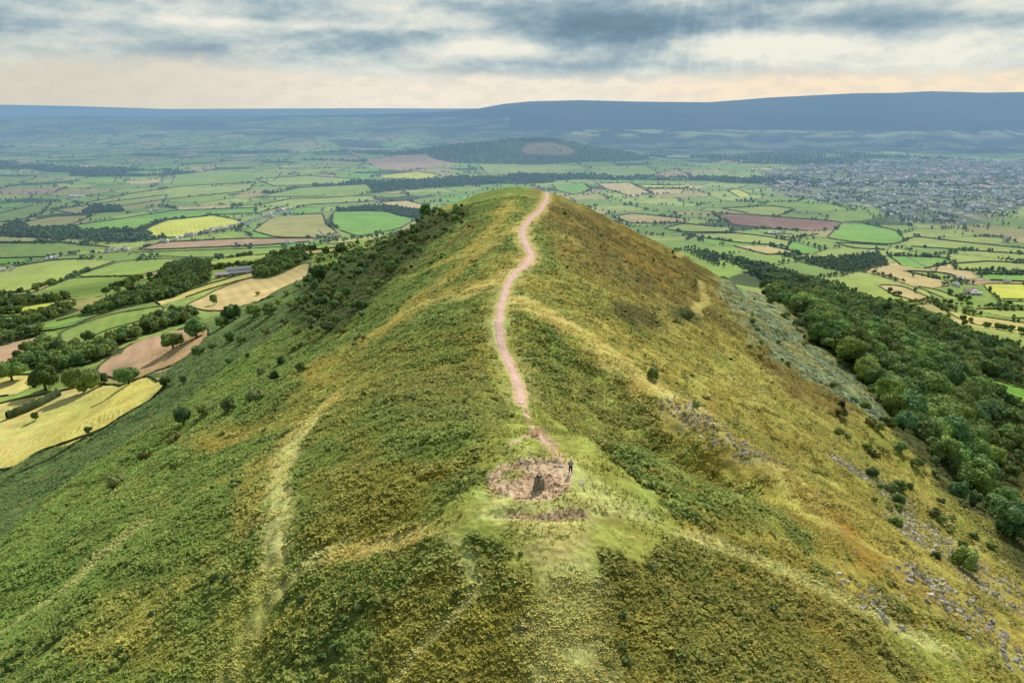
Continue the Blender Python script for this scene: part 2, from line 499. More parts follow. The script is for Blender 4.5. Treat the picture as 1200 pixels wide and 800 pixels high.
def obj(name, data, parent=None, loc=None, rz=0, sc=None, **props):
    o = bpy.data.objects.new(name, data); C.objects.link(o)
    if parent is not None: o.parent = parent
    if loc is not None: o.location = [float(v) for v in loc]
    if rz: o.rotation_euler = (0, 0, float(rz))
    if sc is not None: o.scale = [float(v) for v in (sc if hasattr(sc, '__len__') else (sc,) * 3)]
    for k, v in props.items():
        if v: o[k] = v
    return o


class Acc:
    def __init__(s): s.V = []; s.F = []; s.c = []; s.m = []; s.n = 0
    def add(s, V, Fs, col, mi=0):
        V = np.asarray(V, float); Fs = np.asarray(Fs, int)
        s.V.append(V); s.F.append(Fs + s.n); s.n += len(V)
        s.c.append(np.broadcast_to(np.asarray(col, float), (len(V), 3))); s.m.append(np.full(len(Fs), mi))
    def mesh(s, name, mats, smooth=True):
        return mesh_np(name, np.vstack(s.V), np.vstack(s.F), mats, np.vstack(s.c), smooth, np.concatenate(s.m))


def box(acc, cx, cy, z0, sx, sy, h, col, mi=0, rz=0, taper=1.0):
    v = np.array([[-1, -1, 0], [1, -1, 0], [1, 1, 0], [-1, 1, 0], [-taper, -taper, 1], [taper, -taper, 1], [taper, taper, 1], [-taper, taper, 1]], float)
    v = v * [sx / 2, sy / 2, h]
    c, s_ = math.cos(rz), math.sin(rz)
    v[:, :2] = v[:, :2] @ np.array([[c, s_], [-s_, c]])
    acc.add(v + [cx, cy, z0], [[0, 3, 2, 1], [4, 5, 6, 7], [0, 1, 5, 4], [1, 2, 6, 5], [2, 3, 7, 6], [3, 0, 4, 7]], col, mi)


def tube(acc, pts, rad, col, mi=0, n=6):
    pts = np.asarray(pts, float); V = []
    for i, p in enumerate(pts):
        d = pts[min(i + 1, len(pts) - 1)] - pts[max(i - 1, 0)]; d /= np.linalg.norm(d) + 1e-9
        a = np.cross(d, [0, 0, 1]) if abs(d[2]) < .9 else np.cross(d, [1, 0, 0]); a /= np.linalg.norm(a); b = np.cross(d, a)
        for k in range(n):
            t = 2 * math.pi * k / n
            V.append(p + rad[i] * (a * math.cos(t) + b * math.sin(t)))
    Fs = [[i * n + k, i * n + (k + 1) % n, (i + 1) * n + (k + 1) % n, (i + 1) * n + k] for i in range(len(pts) - 1) for k in range(n)]
    acc.add(V, Fs, col, mi)


# ------------------------------------------------------------------ THE GROUND
az = np.concatenate([np.arange(-180, -64, 2.0), np.arange(-64, -43.5, .5), np.arange(-43.5, 43.5, .085), np.arange(43.5, 64, .5), np.arange(64, 180, 2.0)])
rr = [1.5]
while rr[-1] < 62000:
    r_ = rr[-1]; rr.append(r_ * (1.12 if r_ < 36 else 1.0036 if r_ < 900 else 1.0042 if r_ < 12000 else 1.02))
rr = np.array(rr)
A, RR = np.meshgrid(np.radians(az), rr)
GX = (RR * np.sin(A)).ravel(); GY = (RR * np.cos(A)).ravel()
GZ = zm(GX, GY)
NV = len(GX)
print('ground verts', NV)

col = np.zeros((NV, 3)); rgh = np.full(NV, .5)
xc_ = np.interp(GY, _ys, XC); D = GX - xc_
isfield = sst(-10, 16, (CAM_H - GZ) - np.where(D < 0, 205, 300)) * ((np.abs(D) > 100) | (GY > 1100))

# valley fields
far = np.where((isfield > 0) & (GY > -500))[0]
fx, fy = GX[far], GY[far]
cid, ed = mosaic(fx, fy)
fc = FCOL[(cid * 31 >> 3) % len(FCOL)].copy()
dk = sst(2500, 7000, fy)[:, None]
hw = np.interp(fy, [1000, 3000, 8000], [2.2, 4.2, 10.0])
trc = np.zeros(len(far)); ted = np.full(len(far), 999.)
for k, P in FP:
    x0, y0 = P.min(0) - 30; x1, y1 = P.max(0) + 30
    s = np.where((fx > x0) & (fx < x1) & (fy > y0) & (fy < y1))[0]
    if not len(s): continue
    dd = poly_sd(fx[s], fy[s], P)
    i = s[dd > 0]
    c0 = np.array(F[k])
    if k in 'TMB':
        st = .5 + .5 * perlin(fx[i] / 35, fy[i] / 90)
        c0 = c0 * (1 + .25 * (st[:, None] - .5))
    if k in 'Mt':
        g2 = sst(-.1, .25, fbm(fx[i] / 60, fy[i] / 45, 3))[:, None] * .4
        c0 = c0 * (1 - g2) + np.array(F['G']) * g2
    fc[i] = c0
    trc[i] = 1
    ted[s] = np.minimum(ted[s], np.abs(dd))
# woods everywhere: big noise patches
fc = fc * (1 + .16 * fbm(fx / 55, fy / 70, 3, off=41) + .14 * fbm(fx / 210, fy / 180, 2, off=44))[:, None]
rowa = (cid % 7) * .45
fc = fc * (1 + .07 * np.sin((fx * np.cos(rowa) + fy * np.sin(rowa)) * .42))[:, None]
wear = np.exp(-np.minimum(ed, ted) / 9.0)[:, None] * (.5 + perlin(fx / 60, fy / 60))[:, None].clip(0, 1) * .5
fc = fc * (1 - wear) + np.array((.40, .34, .19)) * wear
wd = sst(.16, .24, fbm(fx / 1500, fy / 800, 4, off=5) + .12 * sst(3500, 9000, fy) - .16 * (1 - sst(2500, 4200, fy))) * (1 - trc)
fc = fc * (1 - wd[:, None]) + np.array(F['W']) * wd[:, None]
hd = (1 - sst(.5, 1.3, ed / hw)) * (1 - trc)
hd = np.maximum(hd, (1 - sst(1.5, 3.5, ted * 3.5 / hw)) * .75)
fc = fc * (1 - hd[:, None]) + np.array(F['W']) * .8 * hd[:, None]
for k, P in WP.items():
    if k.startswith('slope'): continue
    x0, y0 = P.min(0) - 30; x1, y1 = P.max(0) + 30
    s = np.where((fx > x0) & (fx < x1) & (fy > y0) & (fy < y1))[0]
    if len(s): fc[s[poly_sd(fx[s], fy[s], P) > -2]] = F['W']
# town ground, mountain moor, wooded hill
tn = sst(-60, 60, poly_sd(fx, fy, TOWN) + 160 * perlin(fx / 300, fy / 300))[:, None]
tc = np.array((.14, .18, .10)) + np.array((.30, .22, .19)) * sst(.1, .35, fbm(fx / 60, fy / 50, 3))[:, None]
fc = fc * (1 - tn) + tc * tn
mt = sst(5900, 6300, fy + 250 * perlin(fx / 900, fy / 900)) * sst(-200, 1500, fx + .1 * fy) * (fy < 14000)
mt = np.maximum(mt, sst(6700, 7300, fy + 600 * perlin(fx / 900, fy / 900)) * (fx > -1500) * (fy < 14000) * sst(130, 240, GZ[far]))
mt = np.clip(mt, 0, 1)[:, None]
moor = np.array((.02, .045, .03)) + np.array((.16, .15, .08)) * (1 + 2.2 * sst(280, 380, GZ[far]))[:, None] * sst(-.15, .3, fbm(fx / 420, fy / 260, 4))[:, None]  # pale patches lifted in colour on the upper face, where sunlight is weak
strip = (sst(.02, .12, fbm(fx / 400, fy / 140, 3, off=2)) * sst(165, 195, GZ[far]) * (1 - sst(250, 300, GZ[far])) * (fx > 600))[:, None]
moor = moor * (1 - strip) + np.array((.42, .42, .18)) * strip
fc = fc * (1 - mt) + moor * mt
hl = (np.exp(-((fx - 200) / 800) ** 2 - ((fy - 5500) / 520) ** 2) > .33)
tanp = np.hypot((fx - 260) / 190, (fy - 5260) / 110) < 1
fc[hl] = F['W']; fc[hl & tanp] = (.30, .22, .15)
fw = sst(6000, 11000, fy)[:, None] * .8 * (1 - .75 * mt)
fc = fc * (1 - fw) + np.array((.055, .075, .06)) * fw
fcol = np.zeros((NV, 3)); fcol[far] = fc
rg_f = .12 + .25 * hd

# the hill itself
near = np.where((isfield < 1) & (GY > -600) & (np.hypot(GX, GY) < 2500))[0]
x, y, d, zz = GX[near], GY[near], D[near], GZ[near]
H = CAM_H - zz
nA = fbm(x / 28, y / 28, 4); nB = fbm(x / 9, y / 9, 4, off=3); nC = fbm(x / 2.6, y / 2.6, 3, off=8); nD = fbm(x / 90, y / 90, 3, off=11)
hc = np.zeros((len(near), 3)); brk = np.zeros(len(near)); rug = np.full(len(near), .8)


def lay(mask, c, b=None):
    global hc, brk
    m = np.clip(mask, 0, 1)[:, None]
    hc = hc * (1 - m) + np.array(c) * m
    if b is not None: brk = brk * (1 - m[:, 0]) + b * m[:, 0]


# left flank: bracken, brown in places, tan grass gaps
hc[:] = BRK; brk[:] = 1
lay(sst(-.05, .35, nA + .4 * nC) * .6, BRK_D)
lay(sst(.05, .45, nB + .6 * nA + .1) * .65 * sst(-60, -20, d), BRK_B)
lay(sst(.12, .4, fbm(x / 50 + y / 40, (x - y) / 120, 4, off=4)) * .85 * sst(-125, -60, d), TAN_D, .2)
lay(sst(.22, .45, fbm(x / 30 + y / 22, (x - y) / 90, 4, off=9)) * .8 * sst(-150, -100, d), GRS, .2)
lowl = 1 - sst(-150, -138, d + 0 * x)
lay(lowl * .8, (.125, .185, .085), .9)
lay(lowl * sst(-.1, .3, fbm(x / 14, y / 14, 4, off=91)) * .55, (.08, .13, .055), 1.0)
lay(lowl * sst(.1, .35, fbm((x + y) / 20, (x - y) / 50, 4, off=95)) * .45, (.21, .24, .11), .6)
# right flank
rt = sst(6, 26, d + 8 * nA)
lay(rt, OLIVE, .45)
lay(rt * sst(-.05, .3, nB + .5 * nC) * .7, BRK, .8)
lay(rt * sst(0, .35, nA - .2 + .6 * nC + .2 * nB) * .8, BRK_B, .6)
lay(rt * sst(-.02, .25, nD + .35 * nB) * .65, TAN_D, .1)
fr = sst(230, 330, y + 40 * nD)
lay(rt * fr * .9, HEA, .5)
lay(rt * fr * sst(0, .3, nA + .4 * nB) * .8, RUST, .5)
lay(rt * fr * sst(.08, .35, nD + .5 * nB) * .65, OLIVE, .3)
lay(rt * fr * sst(.0, .3, fbm(x / 40, y / 70, 3, off=61)) * .6, (.10, .085, .03), .7)
lay(rt * fr * sst(.18, .35, fbm(x / 20, y / 45, 4, off=21)) * .45, TAN_D, .1)
lay(rt * sst(30, 70, d) * (1 - fr) * (.35 + .5 * sst(-.1, .2, nA)), (.35, .305, .105), .1)


# veins of pale grass and darker clumps a few metres wide
rid = 1 - np.abs(perlin(x / 7 + .6 * nB, y / 5 + .6 * nC)) * 2.2
rid2 = 1 - np.abs(perlin(x / 3.1 + 11 + .5 * nC, y / 2.3)) * 2.4
vein = np.maximum(sst(.55, .95, rid), .8 * sst(.6, .95, rid2))
vm = vein * (1 - lowl) * (.4 + .6 * sst(-.15, .25, nA + .3 * nD)) * (1 - sst(350, 600, np.hypot(x, y)))
vm = vm * np.where(d < 0, .6, 1.0) * (1 - .6 * rt * fr)
lay(vm * .9, tuple(.5 * (a_ + b_) for a_, b_ in zip(TAN_D, GRS)), .15)
cl_ = sst(.12, .35, fbm(x / 4.2, y / 3.2, 3, off=51)) * (1 - lowl)
lay(cl_ * .6 * (1 - sst(30, 60, d)), BRK_D, 1.25)
lay(cl_ * .6 * sst(20, 60, d), (.17, .17, .045), .9)


def stroke(pts, w, c, s=1.0, b=None, soft=.5, jit=.5):
    P = UP(pts); x0, y0 = P.min(0) - w * 3; x1, y1 = P.max(0) + w * 3
    i = np.where((x > x0) & (x < x1) & (y > y0) & (y < y1))[0]
    if not len(i): return
    dd = pl_dist(x[i], y[i], P) + w * jit * (nB[i] * 1.4 + nC[i] * .9)
    m = np.zeros(len(x)); m[i] = (1 - sst(w * (1 - soft), w * (1 + soft), dd)) * s
    lay(m, c, b)


def patch(pts, c, s=1.0, b=None, soft=5.0, jit=6.0):
    P = UP(pts); x0, y0 = P.min(0) - 30; x1, y1 = P.max(0) + 30
    i = np.where((x > x0) & (x < x1) & (y > y0) & (y < y1))[0]
    if not len(i): return
    m = np.zeros(len(x)); m[i] = sst(-soft, soft, poly_sd(x[i], y[i], P) + jit * (nB[i] * 1.5 + nC[i])) * s
    lay(m, c, b)


lay(np.exp(-(d / 42) ** 2) * (1 - sst(140, 230, y)) * (.35 + .5 * sst(-.2, .3, nA + nB)) * (d < 10), OLIVE, .7)
# left flank detail
patch([(440, 500), (560, 480), (575, 520), (520, 545), (450, 545)], BRK, .6, 1, 2, 3)
patch([(500, 430), (580, 440), (575, 500), (480, 500), (440, 470)], BRK_B, .6, 1, 2, 4)
patch([(400, 560), (520, 550), (480, 640), (400, 640), (340, 640)], OLIVE, .6, .8, 2, 3)
patch([(560, 700), (660, 690), (660, 800), (450, 800)], OLIVE, .7, .5, 1.5, 3)
patch([(340, 760), (400, 730), (450, 740), (440, 800), (320, 800)], BRK_D, .5, 1, 1.5, 3)
for k_ in (0, 1):
    patch(FIELDS[k_][1], F[FIELDS[k_][0]], 1, 0, 1.0, .5)
patch([(0, 500), (60, 478), (120, 462), (90, 490), (40, 510), (0, 525)], F['L'], .45, 0, 6, 8)
stroke([(395, 462), (372, 485), (345, 510), (330, 540), (322, 580)], 2.2, TAN, .7, 0, .6, 1.)
stroke([(372, 490), (345, 520), (326, 560), (330, 600), (322, 650), (306, 700), (290, 750), (270, 800)], 1.8, GRS_L, .95, 0)
stroke([(300, 540), (290, 620)], 2.2, TAN_D, .5, .1)
stroke([(290, 700), (275, 790)], 3.5, GRS, .7, 0)
stroke([(160, 620), (80, 690), (0, 745)], 3, GRS_L, .55, .1)
stroke([(330, 690), (380, 650), (400, 640)], 1.3, GRS_L, .7, 0)
stroke([(395, 650), (440, 640), (490, 625), (540, 605)], 1.4, TAN, .8, 0)
stroke([(560, 690), (535, 720), (500, 750), (470, 795)], .55, GRS_L, .9, 0, .5, .4)
stroke([(520, 610), (550, 660), (558, 690)], .8, GRS_L, .6, 0)
stroke([(600, 300), (560, 335), (500, 352), (450, 385), (400, 415), (380, 440)], 7, TAN_D, .55, .1, .6, 1.2)
stroke([(585, 330), (540, 345), (480, 362)], 4, TAN, .6, 0, .6, 1.2)
stroke([(612, 262), (570, 290), (520, 330), (470, 365), (440, 395)], 4.5, TAN_D, .7, .1, .6, 1.)
stroke([(600, 235), (585, 262), (545, 300)], 5, TAN_D, .8, .1, .6, 1.2)
stroke([(560, 260), (520, 290), (470, 320)], 5, (.19, .135, .05), .6, .3, .6, 1.)
# ridge top: pale worn grass either side of the path
RID = [(632, 218), (620, 245), (612, 265), (608, 285), (612, 300), (600, 318), (592, 335), (588, 360), (587, 395), (598, 435), (608, 465), (618, 495), (630, 530)]
RIDP = [(640, 219), (641, 232), (634, 246), (620, 258), (612, 268), (614, 282), (623, 298), (618, 308), (604, 318), (596, 330), (591, 345), (587, 360), (584, 380), (587, 402), (594, 420), (603, 440), (609, 458), (611, 475)]
stroke(RIDP[7:], 3.6, tuple(.5 * (a_ + b_) for a_, b_ in zip(GRS, GRS_L)), .9, 0, .6, .8)
stroke(RIDP[:8], 4.5, TAN, .75, 0, .6, .7)
stroke([(600, 318), (570, 335), (540, 350)], 4.0, TAN, .7, 0, .6, 1.)
stroke([(590, 380), (600, 420), (570, 470), (590, 520)], 2.2, GRS, .6, 0, .6, .8)
stroke([(610, 350), (650, 372), (700, 402), (760, 447), (800, 475)], 5.5, TAN, .8, 0, .6, .9)
stroke([(800, 475), (860, 515), (940, 575), (1000, 630), (1060, 675), (1130, 720), (1200, 768)], 3.4, (.40, .33, .13), .75, 0, .6, .9)
stroke([(745, 452), (790, 500), (870, 560), (940, 610)], 2.2, TAN_D, .5, 0, .6, .9)
patch([(630, 440), (700, 420), (760, 470), (800, 520), (740, 540), (660, 500)], BRK_B, .55, .9, 3, 5)
patch([(640, 500), (760, 530), (900, 590), (960, 640), (860, 620), (740, 570)], BRK, .5, .8, 3, 4)
patch([(700, 640), (780, 640), (880, 660), (980, 700), (1070, 760), (1040, 800), (720, 800), (690, 720)], (.19, .185, .052), .6, .6, 2, 6)
lay(sst(.05, .3, fbm((x + y * .3) / 9, (y - x * .3) / 2.2, 4, off=17)) * sst(2, 12, d) * (1 - sst(90, 130, y)) * .6, TAN_D, .15)
patch([(980, 600), (1010, 640), (1050, 660), (1000, 660)], RUST, .9, .1, 1.5, 2)
patch([(1040, 740), (1120, 740), (1150, 800), (1060, 800)], GRS, .8, 0, 1.5, 2)
stroke([(760, 610), (800, 626), (850, 642), (900, 662), (955, 686), (1010, 712), (1060, 740), (1110, 762)], 1.35, GRS_L, 1.0, 0, .3, .25)
# summit plateau
patch([(500, 605), (545, 552), (585, 505), (598, 478), (625, 470), (662, 498), (705, 525), (765, 570), (815, 614), (760, 640), (700, 655), (690, 730), (645, 730), (630, 660), (560, 640), (505, 640)], GRS, .92, 0, 1.5, 3.0)
patch([(570, 565), (610, 535), (670, 535), (720, 580), (740, 610), (640, 625), (570, 605)], GRS_L, .7, 0, 1.5, 2.5)
stroke([(650, 620), (660, 680), (668, 740), (672, 799)], 1.0, TAN, .75, 0, .6, .8)
stroke([(645, 610), (662, 660), (664, 799)], 3.0, GRS_L, .9, 0, .6, .7)
stroke([(750, 600), (700, 590), (650, 600)], 1.6, GRS_L, .8, 0)
PINK2 = tuple(.85 * c for c in PINK)
patch([(568, 556), (585, 545), (640, 540), (672, 548), (668, 572), (650, 585), (615, 588), (580, 575)], PINK, .97, 0, .2, .35)
patch([(580, 558), (600, 548), (618, 550), (612, 562), (590, 565)], GRS, .8, 0, .4, .7)
stroke([(598, 520), (625, 508), (652, 520)], .45, PINK2, .8, 0, .6, 1.)
stroke([(580, 602), (620, 606), (680, 602)], .5, PINK2, .75, 0, .6, 1.2)
stroke([(618, 480), (625, 500), (640, 520), (660, 540)], .7, PINK, .7, 0, .6, 1.)
stroke(RIDP[8:], 1.3, PINK, .8, 0, .5, .5)
stroke(RIDP[:9], 2.6, PINK2, .7, 0, .5, .5)
# right flank far: tracks and the grey-green bracken clearing
stroke([(822, 330), (826, 352), (812, 368)], 2.5, TAN, .6, 0)
stroke([(795, 300), (815, 305)], 3, TAN, .7, 0)
patch([(720, 350), (770, 365), (780, 380), (745, 385), (715, 372)], (.09, .085, .03), .8, .6, 3, 6)
patch([(790, 362), (822, 366), (820, 376), (790, 376)], (.07, .085, .025), .9, .8, 3, 4)
patch([(870, 400), (930, 420), (1010, 480), (1000, 500), (920, 460)], (.17, .12, .04), .6, .4, 4, 6)
i = poly_sd(x, y, CLEAR)
lay(sst(-9, 9, i + 22 * nB + 10 * nA) * 1.0, (.26, .315, .23), .9)
lay(sst(-2, 5, i + 5 * nB) * sst(-.1, .25, fbm(x / 7, y / 7, 4, off=93)) * .75, (.085, .125, .06), 1.1)
lay(sst(-2, 5, i + 5 * nB) * sst(.05, .25, fbm(x / 16, y / 16, 3, off=97)) * .5, TAN_D, .5)
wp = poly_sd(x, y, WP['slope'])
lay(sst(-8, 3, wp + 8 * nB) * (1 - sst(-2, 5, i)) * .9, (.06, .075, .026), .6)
ml = in_poly(x, y, MEADOW_CUT); hc[ml] = F['b']; brk[ml] = 0
wp2 = poly_sd(x, y, WP['slope_left'])
lay(sst(-6, 6, wp2 + 10 * nB) * .85, (.055, .075, .03), .8)
# scree colour
SCREE = [[(778, 470), (812, 488), (850, 512), (902, 540)], [(975, 535), (1010, 555), (1040, 575), (1060, 600)], [(1060, 600), (1072, 635), (1110, 650), (1150, 690), (1200, 720)],
         [(1095, 620), (1140, 670), (1195, 690)], [(1070, 665), (1120, 710), (1180, 755)], [(1000, 695), (1035, 705)]]
for s_, w_ in zip(SCREE, (1.8, 2.6, 2.2, 1.6, .9, .6)): stroke(s_, w_, (.26, .23, .19), .38, 0, .6, 1.8)

hc = hc * (1 + .38 * nC + .20 * nB)[:, None] * np.array((.99, 1.02, .80))
full = np.zeros((NV, 3)); full[near] = np.clip(hc, .01, 1)
bfull = np.zeros(NV); bfull[near] = brk
f_ = isfield[:, None]
onlyf = np.ones(NV, bool); onlyf[near] = False
f_[onlyf] = 1
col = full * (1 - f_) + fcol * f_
behind = (GY <= -500); col[behind] = F['g']
rgf = np.full(NV, .2); rgf[far] = rg_f
rgh = np.full(NV, .85); rgh[near] = np.clip(.55 + .4 * brk, 0, 1)
rgh = rgh * (1 - f_[:, 0]) + rgf * f_[:, 0]
# micro relief on the hill
mr = np.zeros(NV)
rad = np.hypot(x, y)
fade = 1 - sst(500, 1100, rad)
bumps = np.maximum(0, perlin(x / 1.15, y / 1.15) + .35) * .55 + .35 * perlin(x / .55, y / .55) + .8 * np.maximum(0, perlin(x / 3.4, y / 3.4))
grass_b = .10 * perlin(x / .7, y / .7) + .12 * perlin(x / 2.2, y / 2.2)
terr = .16 * np.sin(zz * 5.2 + 4 * nB + 3 * nA) * sst(10, 30, np.abs(d))
eros = (np.abs(hc[:, 0] / (hc[:, 1] + 1e-6)) > 1.38)
mr[near] = fade * (brk * bumps * .55 + (1 - brk) * (grass_b + terr) + eros * .16 * perlin(x / .5, y / .5))
RIM = UP([(575, 603), (600, 600), (640, 607), (684, 602)])
RIM2 = UP([(566, 560), (572, 572), (590, 580)])
RIM3 = UP([(606, 541), (640, 538), (664, 544)])
RIM4 = UP([(602, 522), (625, 511), (650, 520)])
mr[near] += -.35 * np.exp(-(pl_dist(x, y, RIM) / .7) ** 2) * (1 + nC) - .25 * np.exp(-(pl_dist(x, y, RIM2) / .6) ** 2) + .22 * np.exp(-(pl_dist(x, y, RIM3) / .7) ** 2) * (1 + 2 * nC) - .25 * np.exp(-(pl_dist(x, y, RIM4) / .6) ** 2)
GZ = GZ + mr
nr, na = len(rr), len(az)
I = np.arange(nr * na).reshape(nr, na)
q = np.stack([I[:-1, :-1], I[:-1, 1:], I[1:, 1:], I[1:, :-1]], -1).reshape(-1, 4)
q2 = np.stack([I[:-1, -1], I[:-1, 0], I[1:, 0], I[1:, -1]], -1).reshape(-1, 4)
q = np.vstack([q, q2])[:, ::-1]
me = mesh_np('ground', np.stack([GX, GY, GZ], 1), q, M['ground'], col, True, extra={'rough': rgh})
obj('ground', me, kind='structure', label='hill with its bracken slopes and the patchwork of fields below')


def detail_z(px_, py_):
    """height of the finished ground by lookup in the polar grid"""
    px_ = np.atleast_1d(np.asarray(px_, float)); py_ = np.atleast_1d(np.asarray(py_, float))
    r = np.hypot(px_, py_); a = np.degrees(np.arctan2(px_, py_))
    ir = np.clip(np.searchsorted(rr, r) - 1, 0, nr - 2); ia = np.clip(np.searchsorted(az, a) - 1, 0, na - 2)
    fr_ = np.clip((r - rr[ir]) / (rr[ir + 1] - rr[ir]), 0, 1); fa = np.clip((a - az[ia]) / (az[ia + 1] - az[ia]), 0, 1)
    g = GZ.reshape(nr, na)
    return (g[ir, ia] * (1 - fr_) + g[ir + 1, ia] * fr_) * (1 - fa) + (g[ir, ia + 1] * (1 - fr_) + g[ir + 1, ia + 1] * fr_) * fa


def lookup(arr, px_, py_):
    r = np.hypot(px_, py_); a = np.degrees(np.arctan2(px_, py_))
    ir = np.clip(np.searchsorted(rr, r), 0, nr - 1); ia = np.clip(np.searchsorted(az, a), 0, na - 1)
    return arr.reshape(nr, na, -1)[ir, ia]


def visible(X, Y, Z):
    """whether the ground lets the photograph see the point"""
    ok = np.ones(np.shape(X), bool)
    dist = np.sqrt(X * X + Y * Y)
    for f in np.concatenate([np.linspace(.03, .9, 60), np.linspace(.91, .985, 12)]):
        ok &= ~((CAM_H + (Z - CAM_H) * f) < zm(X * f, Y * f) - .3)
    u, v = proj(X, Y, Z)
    return ok & (u > -15) & (u < 1215) & (v < 815) & (Y > 0)



# ------------------------------------------------------------------ PATH ON THE RIDGE
def resample(P, step):
    P = np.asarray(P, float); L = np.r_[0, np.cumsum(np.hypot(*np.diff(P, axis=0).T))]
    n = max(2, int(L[-1] / step)); s_ = np.linspace(0, L[-1], n)
    k = np.exp(-.5 * (np.arange(-9, 10) / 4.0) ** 2); k /= k.sum()
    out = []
    for c in (0, 1):
        v = np.interp(s_, L, P[:, c]); vp = np.pad(v, 9, mode='edge'); out.append(np.convolve(vp, k, 'valid'))
    return np.stack(out, 1)


def strip(name, P, width, mat, colfn, step=.5, ncross=7, lift=.05, **props):
    P = resample(P, step); T = np.gradient(P, axis=0); T /= np.linalg.norm(T, axis=1)[:, None] + 1e-9
    Nn = np.stack([-T[:, 1], T[:, 0]], 1)
    w = width(P[:, 1]) if callable(width) else np.full(len(P), width)
    u = np.linspace(-1, 1, ncross)
    s_ = np.arange(len(P)) * step
    wl = w * (1 + .35 * perlin(s_ / 5.0, s_ * 0 + 1) + .28 * perlin(s_ / 1.3, s_ * 0 + 5)); wr = w * (1 + .35 * perlin(s_ / 5.0, s_ * 0 + 7) + .28 * perlin(s_ / 1.3, s_ * 0 + 3))
    V = []
    for k in u:
        ww = np.where(k < 0, wl, wr)
        p = P + Nn * (k * ww / 2)[:, None]
        V.append(np.c_[p, detail_z(p[:, 0], p[:, 1]) + lift - (.16 if abs(k) > .99 else 0)])
    V = np.stack(V, 1)
    I = np.arange(V.shape[0] * ncross).reshape(-1, ncross)
    Fq = np.stack([I[:-1, :-1], I[:-1, 1:], I[1:, 1:], I[1:, :-1]], -1).reshape(-1, 4)
    V = V.reshape(-1, 3)
    c = colfn(V, np.tile(np.abs(u), len(P)))
    return obj(name, mesh_np(name, V, Fq, mat, c, True), **props)


def earth(V, au):
    n = fbm(V[:, 0] / 1.6, V[:, 1] / 2.2, 4)[:, None]; e_ = np.clip((au - .55) / .45, 0, 1)[:, None]
    c = np.array(PINK) * (1 + .18 * n)
    return np.clip(c * (1 - .45 * e_) + np.array(TAN_D) * .45 * e_, 0, 1)


strip('path', UP(RIDP), lambda y: np.interp(y, [85, 120, 200, 300, 500], [1.4, 1.7, 2.3, 3.0, 3.3]), M['path'], earth, .5, 7, .10,
      kind='structure', label='worn pink earth footpath along the ridge crest')
strip('path', UP([(612, 476), (617, 490), (628, 506), (640, 520)]), .8, M['path'], earth, .3, 5, .05, kind='structure', label='narrow pink footpath climbing to the summit')

road_c = lambda V, au: np.full((len(V), 3), .2)
for pts, w in [([(0, 317), (22, 311), (50, 302), (110, 297), (150, 293), (205, 281), (250, 271), (290, 262), (330, 248), (352, 243)], 7), ([(396, 289), (380, 277), (372, 268)], 5), ([(1060, 300), (1100, 320), (1148, 330), (1192, 330)], 6), ([(0, 380), (60, 386), (110, 370), (190, 352)], 4)]:
    strip('road', UP(pts), w, M['asphalt'], road_c, 6.0, 3, .5, kind='structure', label='narrow tarmac lane between the fields')


# ------------------------------------------------------------------ TREES
def sphere_patch(rx, ry, rz, nu, nv, seed, amp):
    U_, V_ = np.meshgrid(np.linspace(0, 2 * np.pi, nu, endpoint=False), np.linspace(.02, np.pi - .02, nv))
    p = np.stack([np.sin(V_) * np.cos(U_), np.sin(V_) * np.sin(U_), np.cos(V_)], -1)
    r = 1 + amp * perlin(p[..., 0] * 1.7 + seed * 3.1, p[..., 1] * 1.7 + p[..., 2] * 2.3 + seed)
    p = p * r[..., None] * [rx, ry, rz]
    I = np.arange(nu * nv).reshape(nv, nu); J = np.roll(I, -1, 1)
    Fq = np.stack([I[:-1], J[:-1], J[1:], I[1:]], -1).reshape(-1, 4)[:, ::-1]
    return p.reshape(-1, 3), Fq


